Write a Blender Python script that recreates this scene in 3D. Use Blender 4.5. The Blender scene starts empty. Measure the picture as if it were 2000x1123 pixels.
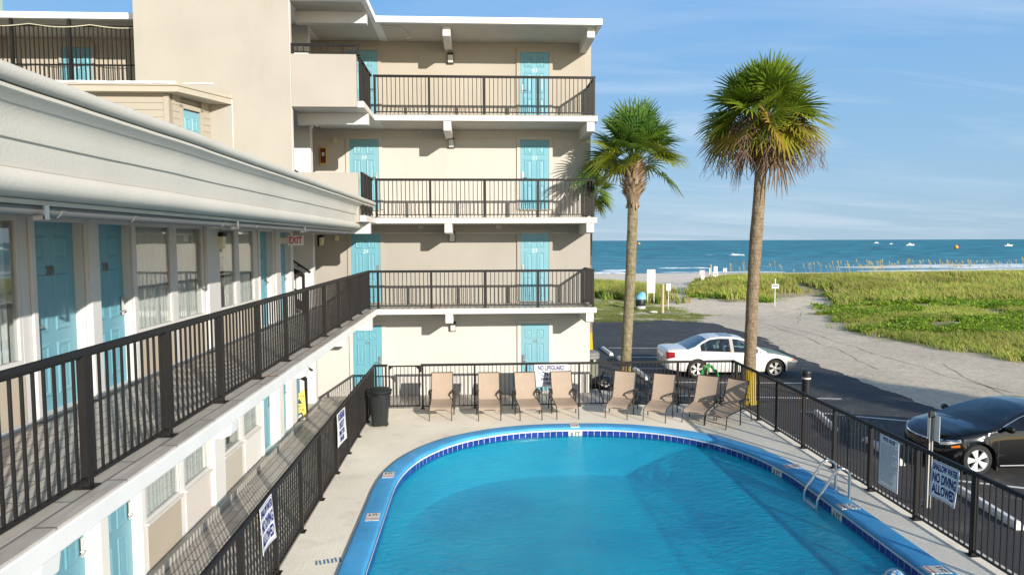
# Beachfront motel with a pool, palms and the sea: everything is built below in metres, camera above the pool deck
SUN_E = 4.3
SKY_E = 0.108
SKY_SAT = 1.0
EXPO = 0.58
CLOUD_OFF = (0.3, 0.2, 0.0)
import bpy, bmesh, math, random
import numpy as np
from mathutils import Vector, Matrix, noise

rnd = random.Random(11)
SC = bpy.context.scene
COL = SC.collection
PI = math.pi
WM = {}

# ------------------------------------------------------------------ materials
def nt_new(name):
    m = bpy.data.materials.new(name)
    m.use_nodes = True
    nt = m.node_tree
    for n in list(nt.nodes):
        nt.nodes.remove(n)
    out = nt.nodes.new('ShaderNodeOutputMaterial')
    return m, nt, out

def N(nt, t, **kw):
    n = nt.nodes.new(t)
    for k, v in kw.items():
        setattr(n, k, v)
    return n

def inp(n, **kw):
    for k, v in kw.items():
        n.inputs[k.replace('_', ' ')].default_value = v
    return n

def ramp(nt, fac, stops):
    r = N(nt, 'ShaderNodeValToRGB')
    el = r.color_ramp.elements
    while len(el) < len(stops):
        el.new(0.5)
    for e, (p, c) in zip(el, stops):
        e.position = p
        e.color = (c[0], c[1], c[2], 1) if hasattr(c, '__len__') else (c, c, c, 1)
    nt.links.new(fac, r.inputs[0])
    return r.outputs[0]

def mixc(nt, fac, a, b, mode='MIX'):
    m = N(nt, 'ShaderNodeMix', data_type='RGBA', blend_type=mode)
    for s, v in ((m.inputs[0], fac), (m.inputs[6], a), (m.inputs[7], b)):
        if hasattr(v, 'is_linked'):
            nt.links.new(v, s)
        elif hasattr(v, '__len__'):
            s.default_value = (v[0], v[1], v[2], 1)
        else:
            s.default_value = v
    return m.outputs[2]

def coords(nt, scale=(1, 1, 1), kind='Object', rot=(0, 0, 0)):
    tc = N(nt, 'ShaderNodeTexCoord')
    mp = N(nt, 'ShaderNodeMapping')
    mp.inputs['Scale'].default_value = scale
    mp.inputs['Rotation'].default_value = rot
    nt.links.new(tc.outputs[kind], mp.inputs[0])
    return mp.outputs[0]

def noise_t(nt, vec, scale, detail=4, rough=0.55, dist=0.0):
    n = N(nt, 'ShaderNodeTexNoise')
    inp(n, Scale=scale, Detail=detail, Roughness=rough, Distortion=dist)
    nt.links.new(vec, n.inputs['Vector'])
    return n.outputs[0]

def bump(nt, h, strength, dist=0.01):
    b = N(nt, 'ShaderNodeBump')
    inp(b, Strength=strength, Distance=dist)
    nt.links.new(h, b.inputs['Height'])
    return b.outputs[0]

MATS = {}
def mat(name, col, rough=0.6, metal=0.0, var=0.12, vscale=1.3, fine=60.0, bmp=0.15, bdist=0.004, spec=0.5, stretch=(1, 1, 1), stain=0.0, staincol=(0.2, 0.16, 0.1), vary=0.0, varycol=(0.5, 0.5, 0.5)):
    if name in MATS:
        return MATS[name]
    m, nt, out = nt_new(name)
    p = N(nt, 'ShaderNodeBsdfPrincipled')
    inp(p, Roughness=rough, Metallic=metal)
    p.inputs['Specular IOR Level'].default_value = spec
    v = coords(nt, stretch)
    big = noise_t(nt, v, vscale, 5)
    sm = noise_t(nt, v, fine, 3)
    lo = tuple(c * (1 - var) for c in col)
    hi = tuple(min(1, c * (1 + var)) for c in col)
    c = ramp(nt, big, [(0.3, lo), (0.7, hi)])
    g = ramp(nt, sm, [(0.3, 1 - var * 0.7), (0.7, 1.0)])
    c = mixc(nt, 1.0, c, g, 'MULTIPLY')
    if stain:
        sv = coords(nt, (1.0, 1.0, 0.35))
        s1 = noise_t(nt, sv, 1.7, 6, 0.65)
        c = mixc(nt, ramp(nt, s1, [(0.55, 0.0), (0.75, stain)]), c, staincol)
    if vary:      # each copy faded a little differently
        oi = N(nt, 'ShaderNodeObjectInfo')
        c = mixc(nt, ramp(nt, oi.outputs['Random'], [(0.0, 0.0), (1.0, vary)]), c, varycol)
    nt.links.new(c, p.inputs['Base Color'])
    if bmp:
        nt.links.new(bump(nt, sm, bmp, bdist), p.inputs['Normal'])
    nt.links.new(p.outputs[0], out.inputs[0])
    MATS[name] = m
    return m

def attr_mat(name, rough=0.55, trans=0.35, var=0.15, spec=0.3):
    """foliage: colour from the mesh attribute 'col', with light passing through"""
    if name in MATS:
        return MATS[name]
    m, nt, out = nt_new(name)
    a = N(nt, 'ShaderNodeAttribute', attribute_name='col')
    p = N(nt, 'ShaderNodeBsdfPrincipled')
    inp(p, Roughness=rough)
    p.inputs['Specular IOR Level'].default_value = spec
    nz = noise_t(nt, coords(nt), 9.0, 3)
    c = mixc(nt, 1.0, a.outputs[0], ramp(nt, nz, [(0.3, 1 - var), (0.7, 1.0)]), 'MULTIPLY')
    nt.links.new(c, p.inputs['Base Color'])
    t = N(nt, 'ShaderNodeBsdfTranslucent')
    nt.links.new(c, t.inputs[0])
    mx = N(nt, 'ShaderNodeMixShader')
    mx.inputs[0].default_value = trans
    nt.links.new(p.outputs[0], mx.inputs[1])
    nt.links.new(t.outputs[0], mx.inputs[2])
    nt.links.new(mx.outputs[0], out.inputs[0])
    MATS[name] = m
    return m

def glass_mat(name, tint=(0.75, 0.82, 0.82), refl=0.9, extra=0.06):
    if name in MATS:
        return MATS[name]
    m, nt, out = nt_new(name)
    tr = N(nt, 'ShaderNodeBsdfTransparent')
    tr.inputs[0].default_value = (*tint, 1)
    gl = N(nt, 'ShaderNodeBsdfGlossy')
    inp(gl, Roughness=0.02)
    gl.inputs[0].default_value = (refl, refl, refl, 1)
    fr = N(nt, 'ShaderNodeLayerWeight')
    inp(fr, Blend=0.5)
    pw = N(nt, 'ShaderNodeMath', operation='POWER')
    nt.links.new(fr.outputs['Facing'], pw.inputs[0])
    pw.inputs[1].default_value = 3.5
    ad = N(nt, 'ShaderNodeMath', operation='MULTIPLY_ADD')
    ad.inputs[1].default_value = 0.7
    ad.inputs[2].default_value = extra
    nt.links.new(pw.outputs[0], ad.inputs[0])
    nz = noise_t(nt, coords(nt), 1.2, 2)
    nt.links.new(bump(nt, nz, 0.08, 0.02), gl.inputs['Normal'])
    mx = N(nt, 'ShaderNodeMixShader')
    nt.links.new(ad.outputs[0], mx.inputs[0])
    nt.links.new(tr.outputs[0], mx.inputs[1])
    nt.links.new(gl.outputs[0], mx.inputs[2])
    nt.links.new(mx.outputs[0], out.inputs[0])
    MATS[name] = m
    return m

def plank_mat(name, c1, c2, mortar, w, h, rough=0.45, off=0.5, msize=0.012, rot=0.0):
    if name in MATS:
        return MATS[name]
    m, nt, out = nt_new(name)
    p = N(nt, 'ShaderNodeBsdfPrincipled')
    inp(p, Roughness=rough)
    v = coords(nt, rot=(0, 0, rot))
    b = N(nt, 'ShaderNodeTexBrick', offset=off)
    inp(b, Scale=1.0, Mortar_Size=msize, Brick_Width=w, Row_Height=h, Bias=0.0)
    b.inputs['Color1'].default_value = (*c1, 1)
    b.inputs['Color2'].default_value = (*c2, 1)
    b.inputs['Mortar'].default_value = (*mortar, 1)
    nt.links.new(v, b.inputs[0])
    g = noise_t(nt, coords(nt, (14, 1.6, 1), rot=(0, 0, rot)), 2.0, 5)
    c = mixc(nt, 1.0, b.outputs[0], ramp(nt, g, [(0.3, 0.72), (0.7, 1.0)]), 'MULTIPLY')
    nt.links.new(c, p.inputs['Base Color'])
    nt.links.new(bump(nt, b.outputs[1], -0.3, 0.004), p.inputs['Normal'])
    nt.links.new(p.outputs[0], out.inputs[0])
    MATS[name] = m
    return m

# ------------------------------------------------------------------ mesh builder
class MB:
    def __init__(s):
        s.bm = bmesh.new()
    def box(s, x0, x1, y0, y1, z0, z1, M=None):
        v = [s.bm.verts.new(((x0, x1)[i & 1], (y0, y1)[(i >> 1) & 1], (z0, z1)[i >> 2])) for i in range(8)]
        for f in ((0, 2, 3, 1), (4, 5, 7, 6), (0, 1, 5, 4), (2, 6, 7, 3), (0, 4, 6, 2), (1, 3, 7, 5)):
            s.bm.faces.new([v[i] for i in f])
        if M is not None:
            for q in v:
                q.co = M @ q.co
        return s
    def quad(s, *ps):
        s.bm.faces.new([s.bm.verts.new(p) for p in ps])
        return s
    def prism(s, pts, axis, a, b, cap=True):
        def P(u, w, t):
            return {'y': (u, t, w), 'x': (t, u, w), 'z': (u, w, t)}[axis]
        A = [s.bm.verts.new(P(u, w, a)) for u, w in pts]
        B = [s.bm.verts.new(P(u, w, b)) for u, w in pts]
        n = len(pts)
        for i in range(n):
            s.bm.faces.new((A[i], A[(i + 1) % n], B[(i + 1) % n], B[i]))
        if cap:
            s.bm.faces.new(A)
            s.bm.faces.new(B[::-1])
        return s
    def tube(s, pts, r, n=8, closed=False, flat=1.0):
        pts = [Vector(p) for p in pts]
        m = len(pts)
        rs = r if hasattr(r, '__len__') else [r] * m
        rings = []
        prev = None
        for i, p in enumerate(pts):
            if closed:
                t = pts[(i + 1) % m] - pts[i - 1]
            else:
                t = pts[min(i + 1, m - 1)] - pts[max(i - 1, 0)]
            t.normalize()
            if prev is None:
                up = Vector((0, 0, 1)) if abs(t.z) < 0.9 else Vector((0, 1, 0))
                a = t.cross(up).normalized()
            else:
                a = (prev - t * prev.dot(t)).normalized()
            prev = a
            b = t.cross(a)
            rings.append([s.bm.verts.new(p + a * rs[i] * math.cos(2 * PI * k / n) + b * rs[i] * flat * math.sin(2 * PI * k / n)) for k in range(n)])
        for i in range(m if closed else m - 1):
            A, B = rings[i], rings[(i + 1) % m]
            for k in range(n):
                s.bm.faces.new((A[k], A[(k + 1) % n], B[(k + 1) % n], B[k]))
        if not closed:
            s.bm.faces.new(rings[0][::-1])
            s.bm.faces.new(rings[-1])
        return s
    def cyl(s, p0, p1, r0, r1=None, n=12):
        return s.tube([p0, p1], [r0, r0 if r1 is None else r1], n)
    def lathe(s, prof, n=20, M=None, cap=True):
        rings = []
        for r, z in prof:
            ring = []
            for k in range(n):
                c = Vector((r * math.cos(2 * PI * k / n), r * math.sin(2 * PI * k / n), z))
                ring.append(s.bm.verts.new(M @ c if M is not None else c))
            rings.append(ring)
        for A, B in zip(rings, rings[1:]):
            for k in range(n):
                s.bm.faces.new((A[k], A[(k + 1) % n], B[(k + 1) % n], B[k]))
        if cap:
            s.bm.faces.new(rings[0][::-1])
            s.bm.faces.new(rings[-1])
        return s
    def grid(s, rows, close_u=False):
        R = [[s.bm.verts.new(p) for p in row] for row in rows]
        for A, B in zip(R, R[1:]):
            m = len(A)
            for k in range(m if close_u else m - 1):
                s.bm.faces.new((A[k], A[(k + 1) % m], B[(k + 1) % m], B[k]))
        return s
    def text(s, txt, size, M, sx=1.0, ext=0.0015, align='CENTER', bold=0.012):
        cu = bpy.data.curves.new('t', 'FONT')
        cu.body = txt
        cu.size = size
        cu.align_x = align
        cu.align_y = 'CENTER'
        cu.extrude = ext
        cu.offset = size * bold
        cu.resolution_u = 3
        ob = bpy.data.objects.new('t', cu)
        COL.objects.link(ob)
        dg = bpy.context.evaluated_depsgraph_get()
        dg.update()
        me = bpy.data.meshes.new_from_object(ob.evaluated_get(dg))
        me.transform(M @ Matrix.Diagonal((sx, 1, 1, 1)))
        s.bm.from_mesh(me)
        bpy.data.objects.remove(ob)
        bpy.data.curves.remove(cu)
        bpy.data.meshes.remove(me)
        return s
    def build(s, name, m, parent=None, smooth=False, bevel=0, world=True, angle=40, fix=True):
        if fix:
            bmesh.ops.recalc_face_normals(s.bm, faces=s.bm.faces[:])
        me = bpy.data.meshes.new(name)
        s.bm.to_mesh(me)
        s.bm.free()
        return mk(name, me, m, parent, smooth, bevel, world, angle)

def mk(name, me, m, parent=None, smooth=False, bevel=0, world=True, angle=40):
    for q in (m if isinstance(m, (list, tuple)) else [m]):
        me.materials.append(q)
    if smooth:
        me.shade_smooth()
        if angle < 180:
            me.set_sharp_from_angle(angle=math.radians(angle))
    o = bpy.data.objects.new(name, me)
    COL.objects.link(o)
    WM[o.name] = Matrix.Identity(4)
    if parent is not None:
        o.parent = parent
        if world:
            o.matrix_parent_inverse = WM[parent.name].inverted()
        else:
            WM[o.name] = WM[parent.name].copy()
    if bevel:
        b = o.modifiers.new('bevel', 'BEVEL')
        b.width = bevel
        b.segments = 2
        b.limit_method = 'ANGLE'
        b.angle_limit = math.radians(50)
    return o

def tag(o, label=None, cat=None, group=None, kind=None):
    for k, v in (('label', label), ('category', cat), ('group', group), ('kind', kind)):
        if v:
            o[k] = v
    return o

def thing(name, label, cat, loc=(0, 0, 0), rz=0.0, group=None):
    o = bpy.data.objects.new(name, None)
    COL.objects.link(o)
    o.location = loc
    o.rotation_euler = (0, 0, rz)
    o.empty_display_size = 0.2
    WM[o.name] = Matrix.Translation(loc) @ Matrix.Rotation(rz, 4, 'Z')
    return tag(o, label, cat, group)

def copy_tree(o, parent=None):
    c = o.copy()
    COL.objects.link(c)
    if parent is not None:
        c.parent = parent
    for ch in list(o.children):
        copy_tree(ch, c)
    return c

def np_mesh(name, V, F, cols=None):
    """F: list of (array of faces with k verts)"""
    me = bpy.data.meshes.new(name)
    V = np.asarray(V, np.float32)
    loops = np.concatenate([f.reshape(-1) for f in F]).astype(np.int32)
    tot = np.concatenate([np.full(len(f), f.shape[1], np.int32) for f in F])
    me.vertices.add(len(V))
    me.vertices.foreach_set('co', V.reshape(-1))
    me.loops.add(len(loops))
    me.loops.foreach_set('vertex_index', loops)
    me.polygons.add(len(tot))
    me.polygons.foreach_set('loop_start', np.concatenate([[0], np.cumsum(tot)[:-1]]).astype(np.int32))
    me.polygons.foreach_set('loop_total', tot)
    if cols is not None:
        a = me.attributes.new('col', 'FLOAT_COLOR', 'POINT')
        c4 = np.ones((len(V), 4), np.float32)
        c4[:, :3] = cols
        a.data.foreach_set('color', c4.reshape(-1))
    me.update(calc_edges=True)
    me.validate()
    return me

def rotz(a):
    return Matrix.Rotation(a, 4, 'Z')
def rotx(a):
    return Matrix.Rotation(a, 4, 'X')
def roty(a):
    return Matrix.Rotation(a, 4, 'Y')
def tr(x, y, z):
    return Matrix.Translation((x, y, z))

# ------------------------------------------------------------------ camera, sun, sky
HC = 4.6
yaw, pitch, roll = math.radians(2.99), math.radians(3.88), math.radians(0.2)
fw = Vector((math.sin(yaw) * math.cos(pitch), math.cos(yaw) * math.cos(pitch), -math.sin(pitch)))
rt = fw.cross(Vector((0, 0, 1))).normalized()
up = rt.cross(fw)
r2 = rt * math.cos(roll) - up * math.sin(roll)
u2 = up * math.cos(roll) + rt * math.sin(roll)
cam = bpy.data.objects.new('camera', bpy.data.cameras.new('camera'))
COL.objects.link(cam)
cam.data.sensor_width = 36
cam.data.lens = 1340 / 2000 * 36
cam.data.clip_end = 60000
cam.data.clip_start = 0.05
cam.matrix_world = Matrix(((r2.x, u2.x, -fw.x, 0), (r2.y, u2.y, -fw.y, 0), (r2.z, u2.z, -fw.z, HC), (0, 0, 0, 1)))
SC.camera = cam

LD = Vector((-0.81, 1.5, -0.54)).normalized()          # direction the sunlight travels
sun = bpy.data.objects.new('sun', bpy.data.lights.new('sun', 'SUN'))
COL.objects.link(sun)
sun.data.energy = SUN_E
sun.data.angle = math.radians(0.5)
sun.data.color = (1.0, 0.925, 0.82)
sun.rotation_euler = LD.to_track_quat('-Z', 'Y').to_euler()
ELEV = math.asin(-LD.z)
AZ = math.atan2(-LD.x, -LD.y)

w = bpy.data.worlds.new('World')
SC.world = w
w.use_nodes = True
nt = w.node_tree
for n in list(nt.nodes):
    nt.nodes.remove(n)
wo = N(nt, 'ShaderNodeOutputWorld')
bg = N(nt, 'ShaderNodeBackground')
bg.inputs[1].default_value = SKY_E
sky = N(nt, 'ShaderNodeTexSky', sky_type='NISHITA')
sky.sun_disc = False
sky.sun_elevation = ELEV
sky.sun_rotation = AZ
sky.air_density = 1.0
sky.dust_density = 0.2
sky.ozone_density = 1.5
# thin high cirrus: noise on the plane the view ray meets far overhead
tc = N(nt, 'ShaderNodeTexCoord')
sp = N(nt, 'ShaderNodeSeparateXYZ')
nt.links.new(tc.outputs['Generated'], sp.inputs[0])
zz = N(nt, 'ShaderNodeMath', operation='MAXIMUM')
nt.links.new(sp.outputs[2], zz.inputs[0])
zz.inputs[1].default_value = 0.0
za = N(nt, 'ShaderNodeMath', operation='ADD')
nt.links.new(zz.outputs[0], za.inputs[0])
za.inputs[1].default_value = 0.12
cx = N(nt, 'ShaderNodeMath', operation='DIVIDE')
cy = N(nt, 'ShaderNodeMath', operation='DIVIDE')
for q, o_ in ((cx, 0), (cy, 1)):
    nt.links.new(sp.outputs[o_], q.inputs[0])
    nt.links.new(za.outputs[0], q.inputs[1])
cb = N(nt, 'ShaderNodeCombineXYZ')
nt.links.new(cx.outputs[0], cb.inputs[0])
nt.links.new(cy.outputs[0], cb.inputs[1])
mp = N(nt, 'ShaderNodeMapping')
mp.inputs['Location'].default_value = CLOUD_OFF
mp.inputs['Rotation'].default_value = (0, 0, 0.12)
mp.inputs['Scale'].default_value = (0.55, 1.7, 1)
nt.links.new(cb.outputs[0], mp.inputs[0])
c1 = noise_t(nt, mp.outputs[0], 0.75, 7, 0.6, 0.5)
c2 = noise_t(nt, mp.outputs[0], 0.28, 2, 0.5, 0.0)
m1 = N(nt, 'ShaderNodeMath', operation='MULTIPLY')
nt.links.new(ramp(nt, c1, [(0.47, 0.0), (0.78, 0.62)]), m1.inputs[0])
nt.links.new(ramp(nt, c2, [(0.38, 0.0), (0.58, 1.0)]), m1.inputs[1])
hs = N(nt, 'ShaderNodeHueSaturation')
inp(hs, Saturation=SKY_SAT, Value=1.0)
nt.links.new(sky.outputs[0], hs.inputs['Color'])
grad = ramp(nt, sp.outputs[2], [(0.0, (0.20, 0.30, 0.395)), (0.14, (0.155, 0.28, 0.425)), (0.36, (0.092, 0.235, 0.465)), (1.0, (0.05, 0.15, 0.35))])
gm = mixc(nt, 1.0, grad, (11.6, 11.6, 11.6), 'MULTIPLY')
side = N(nt, 'ShaderNodeMath', operation='MULTIPLY')          # the clear blue lies away from the sun
nt.links.new(ramp(nt, sp.outputs[2], [(0.0, 0.92), (0.45, 0.85), (0.9, 0.3)]), side.inputs[0])
sy = N(nt, 'ShaderNodeMapRange')
inp(sy, From_Min=-0.35, From_Max=0.45, To_Min=0.0, To_Max=1.0)
nt.links.new(sp.outputs[1], sy.inputs[0])
nt.links.new(sy.outputs[0], side.inputs[1])
gm = mixc(nt, side.outputs[0], hs.outputs[0], gm)
cc = mixc(nt, m1.outputs[0], gm, (5.4, 5.9, 6.4))
nt.links.new(cc, bg.inputs[0])
nt.links.new(bg.outputs[0], wo.inputs[0])

SC.view_settings.view_transform = 'Standard'
SC.view_settings.look = 'None'
SC.view_settings.exposure = EXPO
SC.view_settings.gamma = 1.0
SC.render.engine = 'CYCLES'
SC.cycles.max_bounces = 7
SC.cycles.diffuse_bounces = 4
SC.cycles.transparent_max_bounces = 14
SC.cycles.caustics_reflective = False
SC.cycles.caustics_refractive = False
SC.cycles.use_denoising = True
# ------------------------------------------------------------------ palette
STUC = dict(rough=0.85, var=0.05, vscale=0.7, fine=45, bmp=0.25, bdist=0.006, spec=0.2)
W_G = mat('white_stucco', (0.575, 0.55, 0.51), stain=0.10, **STUC)
W_2 = mat('greige_stucco', (0.37, 0.345, 0.305), stain=0.08, **STUC)
W_3 = mat('cream_stucco', (0.525, 0.49, 0.44), stain=0.12, **STUC)
W_4 = mat('beige_stucco', (0.42, 0.38, 0.315), stain=0.12, **STUC)
W_T = mat('sand_stucco', (0.395, 0.367, 0.318), stain=0.14, **STUC)
WHITE = mat('white_paint', (0.68, 0.65, 0.60), rough=0.6, var=0.05, vscale=1.1, fine=50, bmp=0.15, stain=0.12)
WINGW = mat('bright_white_paint', (0.80, 0.78, 0.74), rough=0.6, var=0.05, vscale=1.1, fine=50, bmp=0.15, stain=0.08)
ROOFW = mat('white_roof_edge', (0.86, 0.86, 0.85), rough=0.6, var=0.03)
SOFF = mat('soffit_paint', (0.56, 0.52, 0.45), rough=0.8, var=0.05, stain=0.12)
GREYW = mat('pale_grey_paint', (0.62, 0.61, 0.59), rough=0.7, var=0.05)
BEIGE = mat('beige_panel', (0.50, 0.43, 0.335), rough=0.7, var=0.04)
EAVE = mat('eave_stucco', (0.58, 0.555, 0.49), rough=0.85, var=0.05, vscale=0.8, fine=40, bmp=0.3, bdist=0.008, spec=0.2, stain=0.08)
SIDE = mat('lap_siding', (0.39, 0.35, 0.28), rough=0.7, var=0.05, stretch=(0.3, 0.3, 3))
TEAL = mat('teal_door_paint', (0.125, 0.345, 0.43), rough=0.45, var=0.07, bmp=0.06, stain=0.15, staincol=(0.30, 0.42, 0.45), vary=0.28, varycol=(0.30, 0.45, 0.48))
BLACK = mat('black_rail_paint', (0.017, 0.0155, 0.0145), rough=0.5, var=0.2, fine=30, bmp=0.1, spec=0.25)
PIPE = mat('shade_grey_gutter', (0.175, 0.175, 0.17), rough=0.6, var=0.06, stain=0.15)  # grey lowered so the sunlit pipe looks shaded by the eave
STEEL = mat('steel', (0.68, 0.68, 0.66), rough=0.28, metal=1.0, var=0.06, bmp=0.05)
BRONZE = mat('bronze_number', (0.16, 0.13, 0.10), rough=0.5, var=0.1)
PALENUM = mat('pale_number', (0.66, 0.70, 0.68), rough=0.5, var=0.1)
LENS = mat('cream_lens', (0.68, 0.63, 0.42), rough=0.4, var=0.05)
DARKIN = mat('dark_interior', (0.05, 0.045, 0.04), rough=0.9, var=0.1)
CURT = mat('curtain_cloth', (0.86, 0.84, 0.80), rough=0.9, var=0.08, stretch=(1, 6, 0.3))
PLANK = plank_mat('plank_tile', (0.60, 0.55, 0.49), (0.48, 0.44, 0.39), (0.22, 0.20, 0.18), 0.9, 0.17, rot=PI / 2)
GLASS = glass_mat('window_glass', (0.90, 0.93, 0.93), 0.95, 0.11)
CONC = mat('concrete', (0.62, 0.58, 0.51), rough=0.9, var=0.10, vscale=0.9, fine=70, bmp=0.35, bdist=0.006, stain=0.2)

# ------------------------------------------------------------------ shared fittings
DW, DH = 0.84, 2.03
def door_leaf_mesh():
    m = MB()
    m.box(-DW / 2, DW / 2, -0.022, 0.022, 0, DH)
    x0, gap = -DW / 2, 0.115
    pw = (DW - 3 * gap) / 2
    for zc, h in ((1.74, 0.28), (1.16, 0.62), (0.44, 0.58)):
        for k in (0, 1):
            a = x0 + gap + k * (pw + gap)
            b = a + pw
            lo, hi = zc - h / 2, zc + h / 2
            rings = []
            for ins, y in ((0, -0.0221), (0.018, -0.034), (0.036, -0.034), (0.06, -0.0235), (0.10, -0.030)):
                rings.append([(a + ins, y, lo + ins), (b - ins, y, lo + ins), (b - ins, y, hi - ins), (a + ins, y, hi - ins)])
            for r0, r1 in zip(rings, rings[1:]):
                for i in range(4):
                    m.quad(r0[i], r0[(i + 1) % 4], r1[(i + 1) % 4], r1[i])
            m.quad(*rings[-1])
    return m
_dl = door_leaf_mesh().build('door', TEAL)
DOOR_ME = _dl.data
bpy.data.objects.remove(_dl)
def lever_mesh():
    m = MB()
    m.box(-0.032, 0.032, -0.045, -0.022, -0.11, 0.12)
    m.cyl((0, -0.045, -0.05), (0, -0.085, -0.05), 0.012, n=8)
    m.tube([(0, -0.085, -0.05), (0.06, -0.087, -0.052), (0.13, -0.08, -0.055)], 0.011, 8)
    return m
_lv = lever_mesh().build('handle', STEEL, smooth=True, bevel=0.004)
LEVER = _lv.data
bpy.data.objects.remove(_lv)
def door(parent, M, num=None, hand=-1, numcol=None, label=None, frame=True, fw_=0.09, fm=None, fdep=0.05):
    """M puts the door's foot at its sill: x along the wall, -y outwards"""
    d = bpy.data.objects.new('door', DOOR_ME)
    COL.objects.link(d)
    WM[d.name] = Matrix.Identity(4)
    d.parent = parent
    d.matrix_parent_inverse = WM[parent.name].inverted()
    d.matrix_basis = M
    WM[d.name] = M.copy()
    if label:
        d['label'] = label
    h = bpy.data.objects.new('handle', LEVER)
    COL.objects.link(h)
    h.parent = d
    h.matrix_basis = tr(hand * (DW / 2 - 0.07), 0, 0.98) @ Matrix.Diagonal((-hand, 1, 1, 1))
    if frame:
        f = MB()
        f.box(-DW / 2 - fw_, -DW / 2 - 0.004, -fdep, 0.02, 0, DH + fw_)
        f.box(DW / 2 + 0.004, DW / 2 + fw_, -fdep, 0.02, 0, DH + fw_)
        f.box(-DW / 2 - 0.004, DW / 2 + 0.004, -fdep, 0.02, DH + 0.004, DH + fw_)
        f.box(-DW / 2 - 0.004, DW / 2 + 0.004, -fdep - 0.03, 0.02, -0.02, 0.001)
        f.build('frame', fm or WHITE, d, world=False, bevel=0.005)
    if num:
        t = MB()
        t.text(num, 0.155, tr(0, -0.0245, 1.50) @ rotx(PI / 2), 0.62, 0.004)
        t.build('door_number', numcol or BRONZE, d, world=False)
    return d

def rail_run(parent, p0, p1, z, h=1.05, pitch=0.115, posts=(), name='railing', bar=0.009, postw=0.03, topr=0.032, skip=None):
    """balusters and bottom rail in one mesh, top rail and each post their own; p0,p1 = (x,y)"""
    a, b = Vector((*p0, 0)), Vector((*p1, 0))
    L = (b - a).length
    t = (b - a) / L
    ang = math.atan2(t.y, t.x)
    M0 = Matrix.Translation(a) @ rotz(ang)
    m = MB()
    n = int(round(L / pitch))
    for i in range(1, n):
        s = L * i / n
        if any(abs(s - q) < postw + 0.01 for q in posts):
            continue
        m.box(s - bar, s + bar, -bar, bar, z + 0.075, z + h - 0.03, M0)
    m.box(0, L, -0.018, 0.018, z + 0.06, z + 0.085, M0)
    m.box(0, L, -0.014, 0.014, z + h - 0.06, z + h - 0.035, M0)
    r = m.build(name, BLACK, parent)
    k = MB()
    k.prism([(-topr, 0), (-topr, 0.025), (-topr * 0.6, 0.045), (topr * 0.6, 0.045), (topr, 0.025), (topr, 0)], 'x', -0.02, L + 0.02)
    k.bm.transform(Matrix.Translation((0, 0, z + h - 0.04)))
    k.bm.transform(M0)
    k.build('top_rail', BLACK, r)
    for q in posts:
        pm = MB()
        pm.box(q - postw, q + postw, -postw, postw, z + 0.006, z + h - 0.035, M0)
        pm.box(q - postw - 0.035, q + postw + 0.035, -postw - 0.035, postw + 0.035, z, z + 0.012, M0)
        pm.build('post', BLACK, r)
    return r

def window(parent, M, w_, h_, curtain=0.75, seed=0, shade=None, frame_m=None):
    """M: lower left corner of the opening, x along the wall, -y outwards"""
    f = MB()
    t = 0.045
    for b_ in ((0, w_, 0, t), (0, w_, h_ - t, h_)):
        f.box(b_[0], b_[1], -0.02, 0.04, b_[2], b_[3])
    f.box(0, t, -0.02, 0.04, t, h_ - t)
    f.box(w_ - t, w_, -0.02, 0.04, t, h_ - t)
    f.bm.transform(M)
    fr = f.build('window', frame_m or GREYW, parent, bevel=0.004)
    g = MB()
    g.box(t, w_ - t, 0.008, 0.014, t, h_ - t)
    g.bm.transform(M)
    g.build('pane', GLASS, fr)
    sl = MB()
    sl.box(-0.03, w_ + 0.03, -0.075, 0.0, -0.035, -0.002)
    sl.bm.transform(M)
    sl.build('sill', WHITE, fr, bevel=0.006)
    if curtain > 0:
        rr = random.Random(seed)
        c = MB()
        rows = []
        n = 60
        for z in (0.02, h_ * 0.5, h_ - 0.02):
            rows.append([(u / n * w_ * curtain + (w_ * (1 - curtain) if rr_side(seed) else 0), 0.065 + 0.028 * math.sin(u * 0.9 + 2 * math.sin(u * 0.13 + seed)) + 0.01 * math.sin(u * 2.3), z) for u in range(n + 1)])
        c.grid(rows)
        c.bm.transform(M)
        c.build('curtain', shade or CURT, fr, smooth=True, angle=180, fix=False)
    return fr
def rr_side(seed):
    return seed % 2

def openwall(m, fixed, thick, u0, u1, z0, z1, openings):
    """boxes of a wall lying on x=fixed (outer face, thickness towards -x) round its openings (u0,u1,z0,z1)"""
    us = sorted({u0, u1, *[o[0] for o in openings], *[o[1] for o in openings]})
    us = [u for u in us if u0 <= u <= u1]
    for a, b in zip(us, us[1:]):
        ops = sorted([(o[2], o[3]) for o in openings if o[0] <= a + 1e-6 and o[1] >= b - 1e-6])
        z = z0
        for lo, hi in ops:
            if lo > z:
                m.box(fixed - thick, fixed, a, b, z, lo)
            z = hi
        if z1 > z:
            m.box(fixed - thick, fixed, a, b, z, z1)

# levels
S1, S2, S3, RT = 2.75, 5.25, 8.02, 10.54
ST = 0.165
YE, YW = 18.95, 20.45       # slab edge and wall of the oceanfront block

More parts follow.
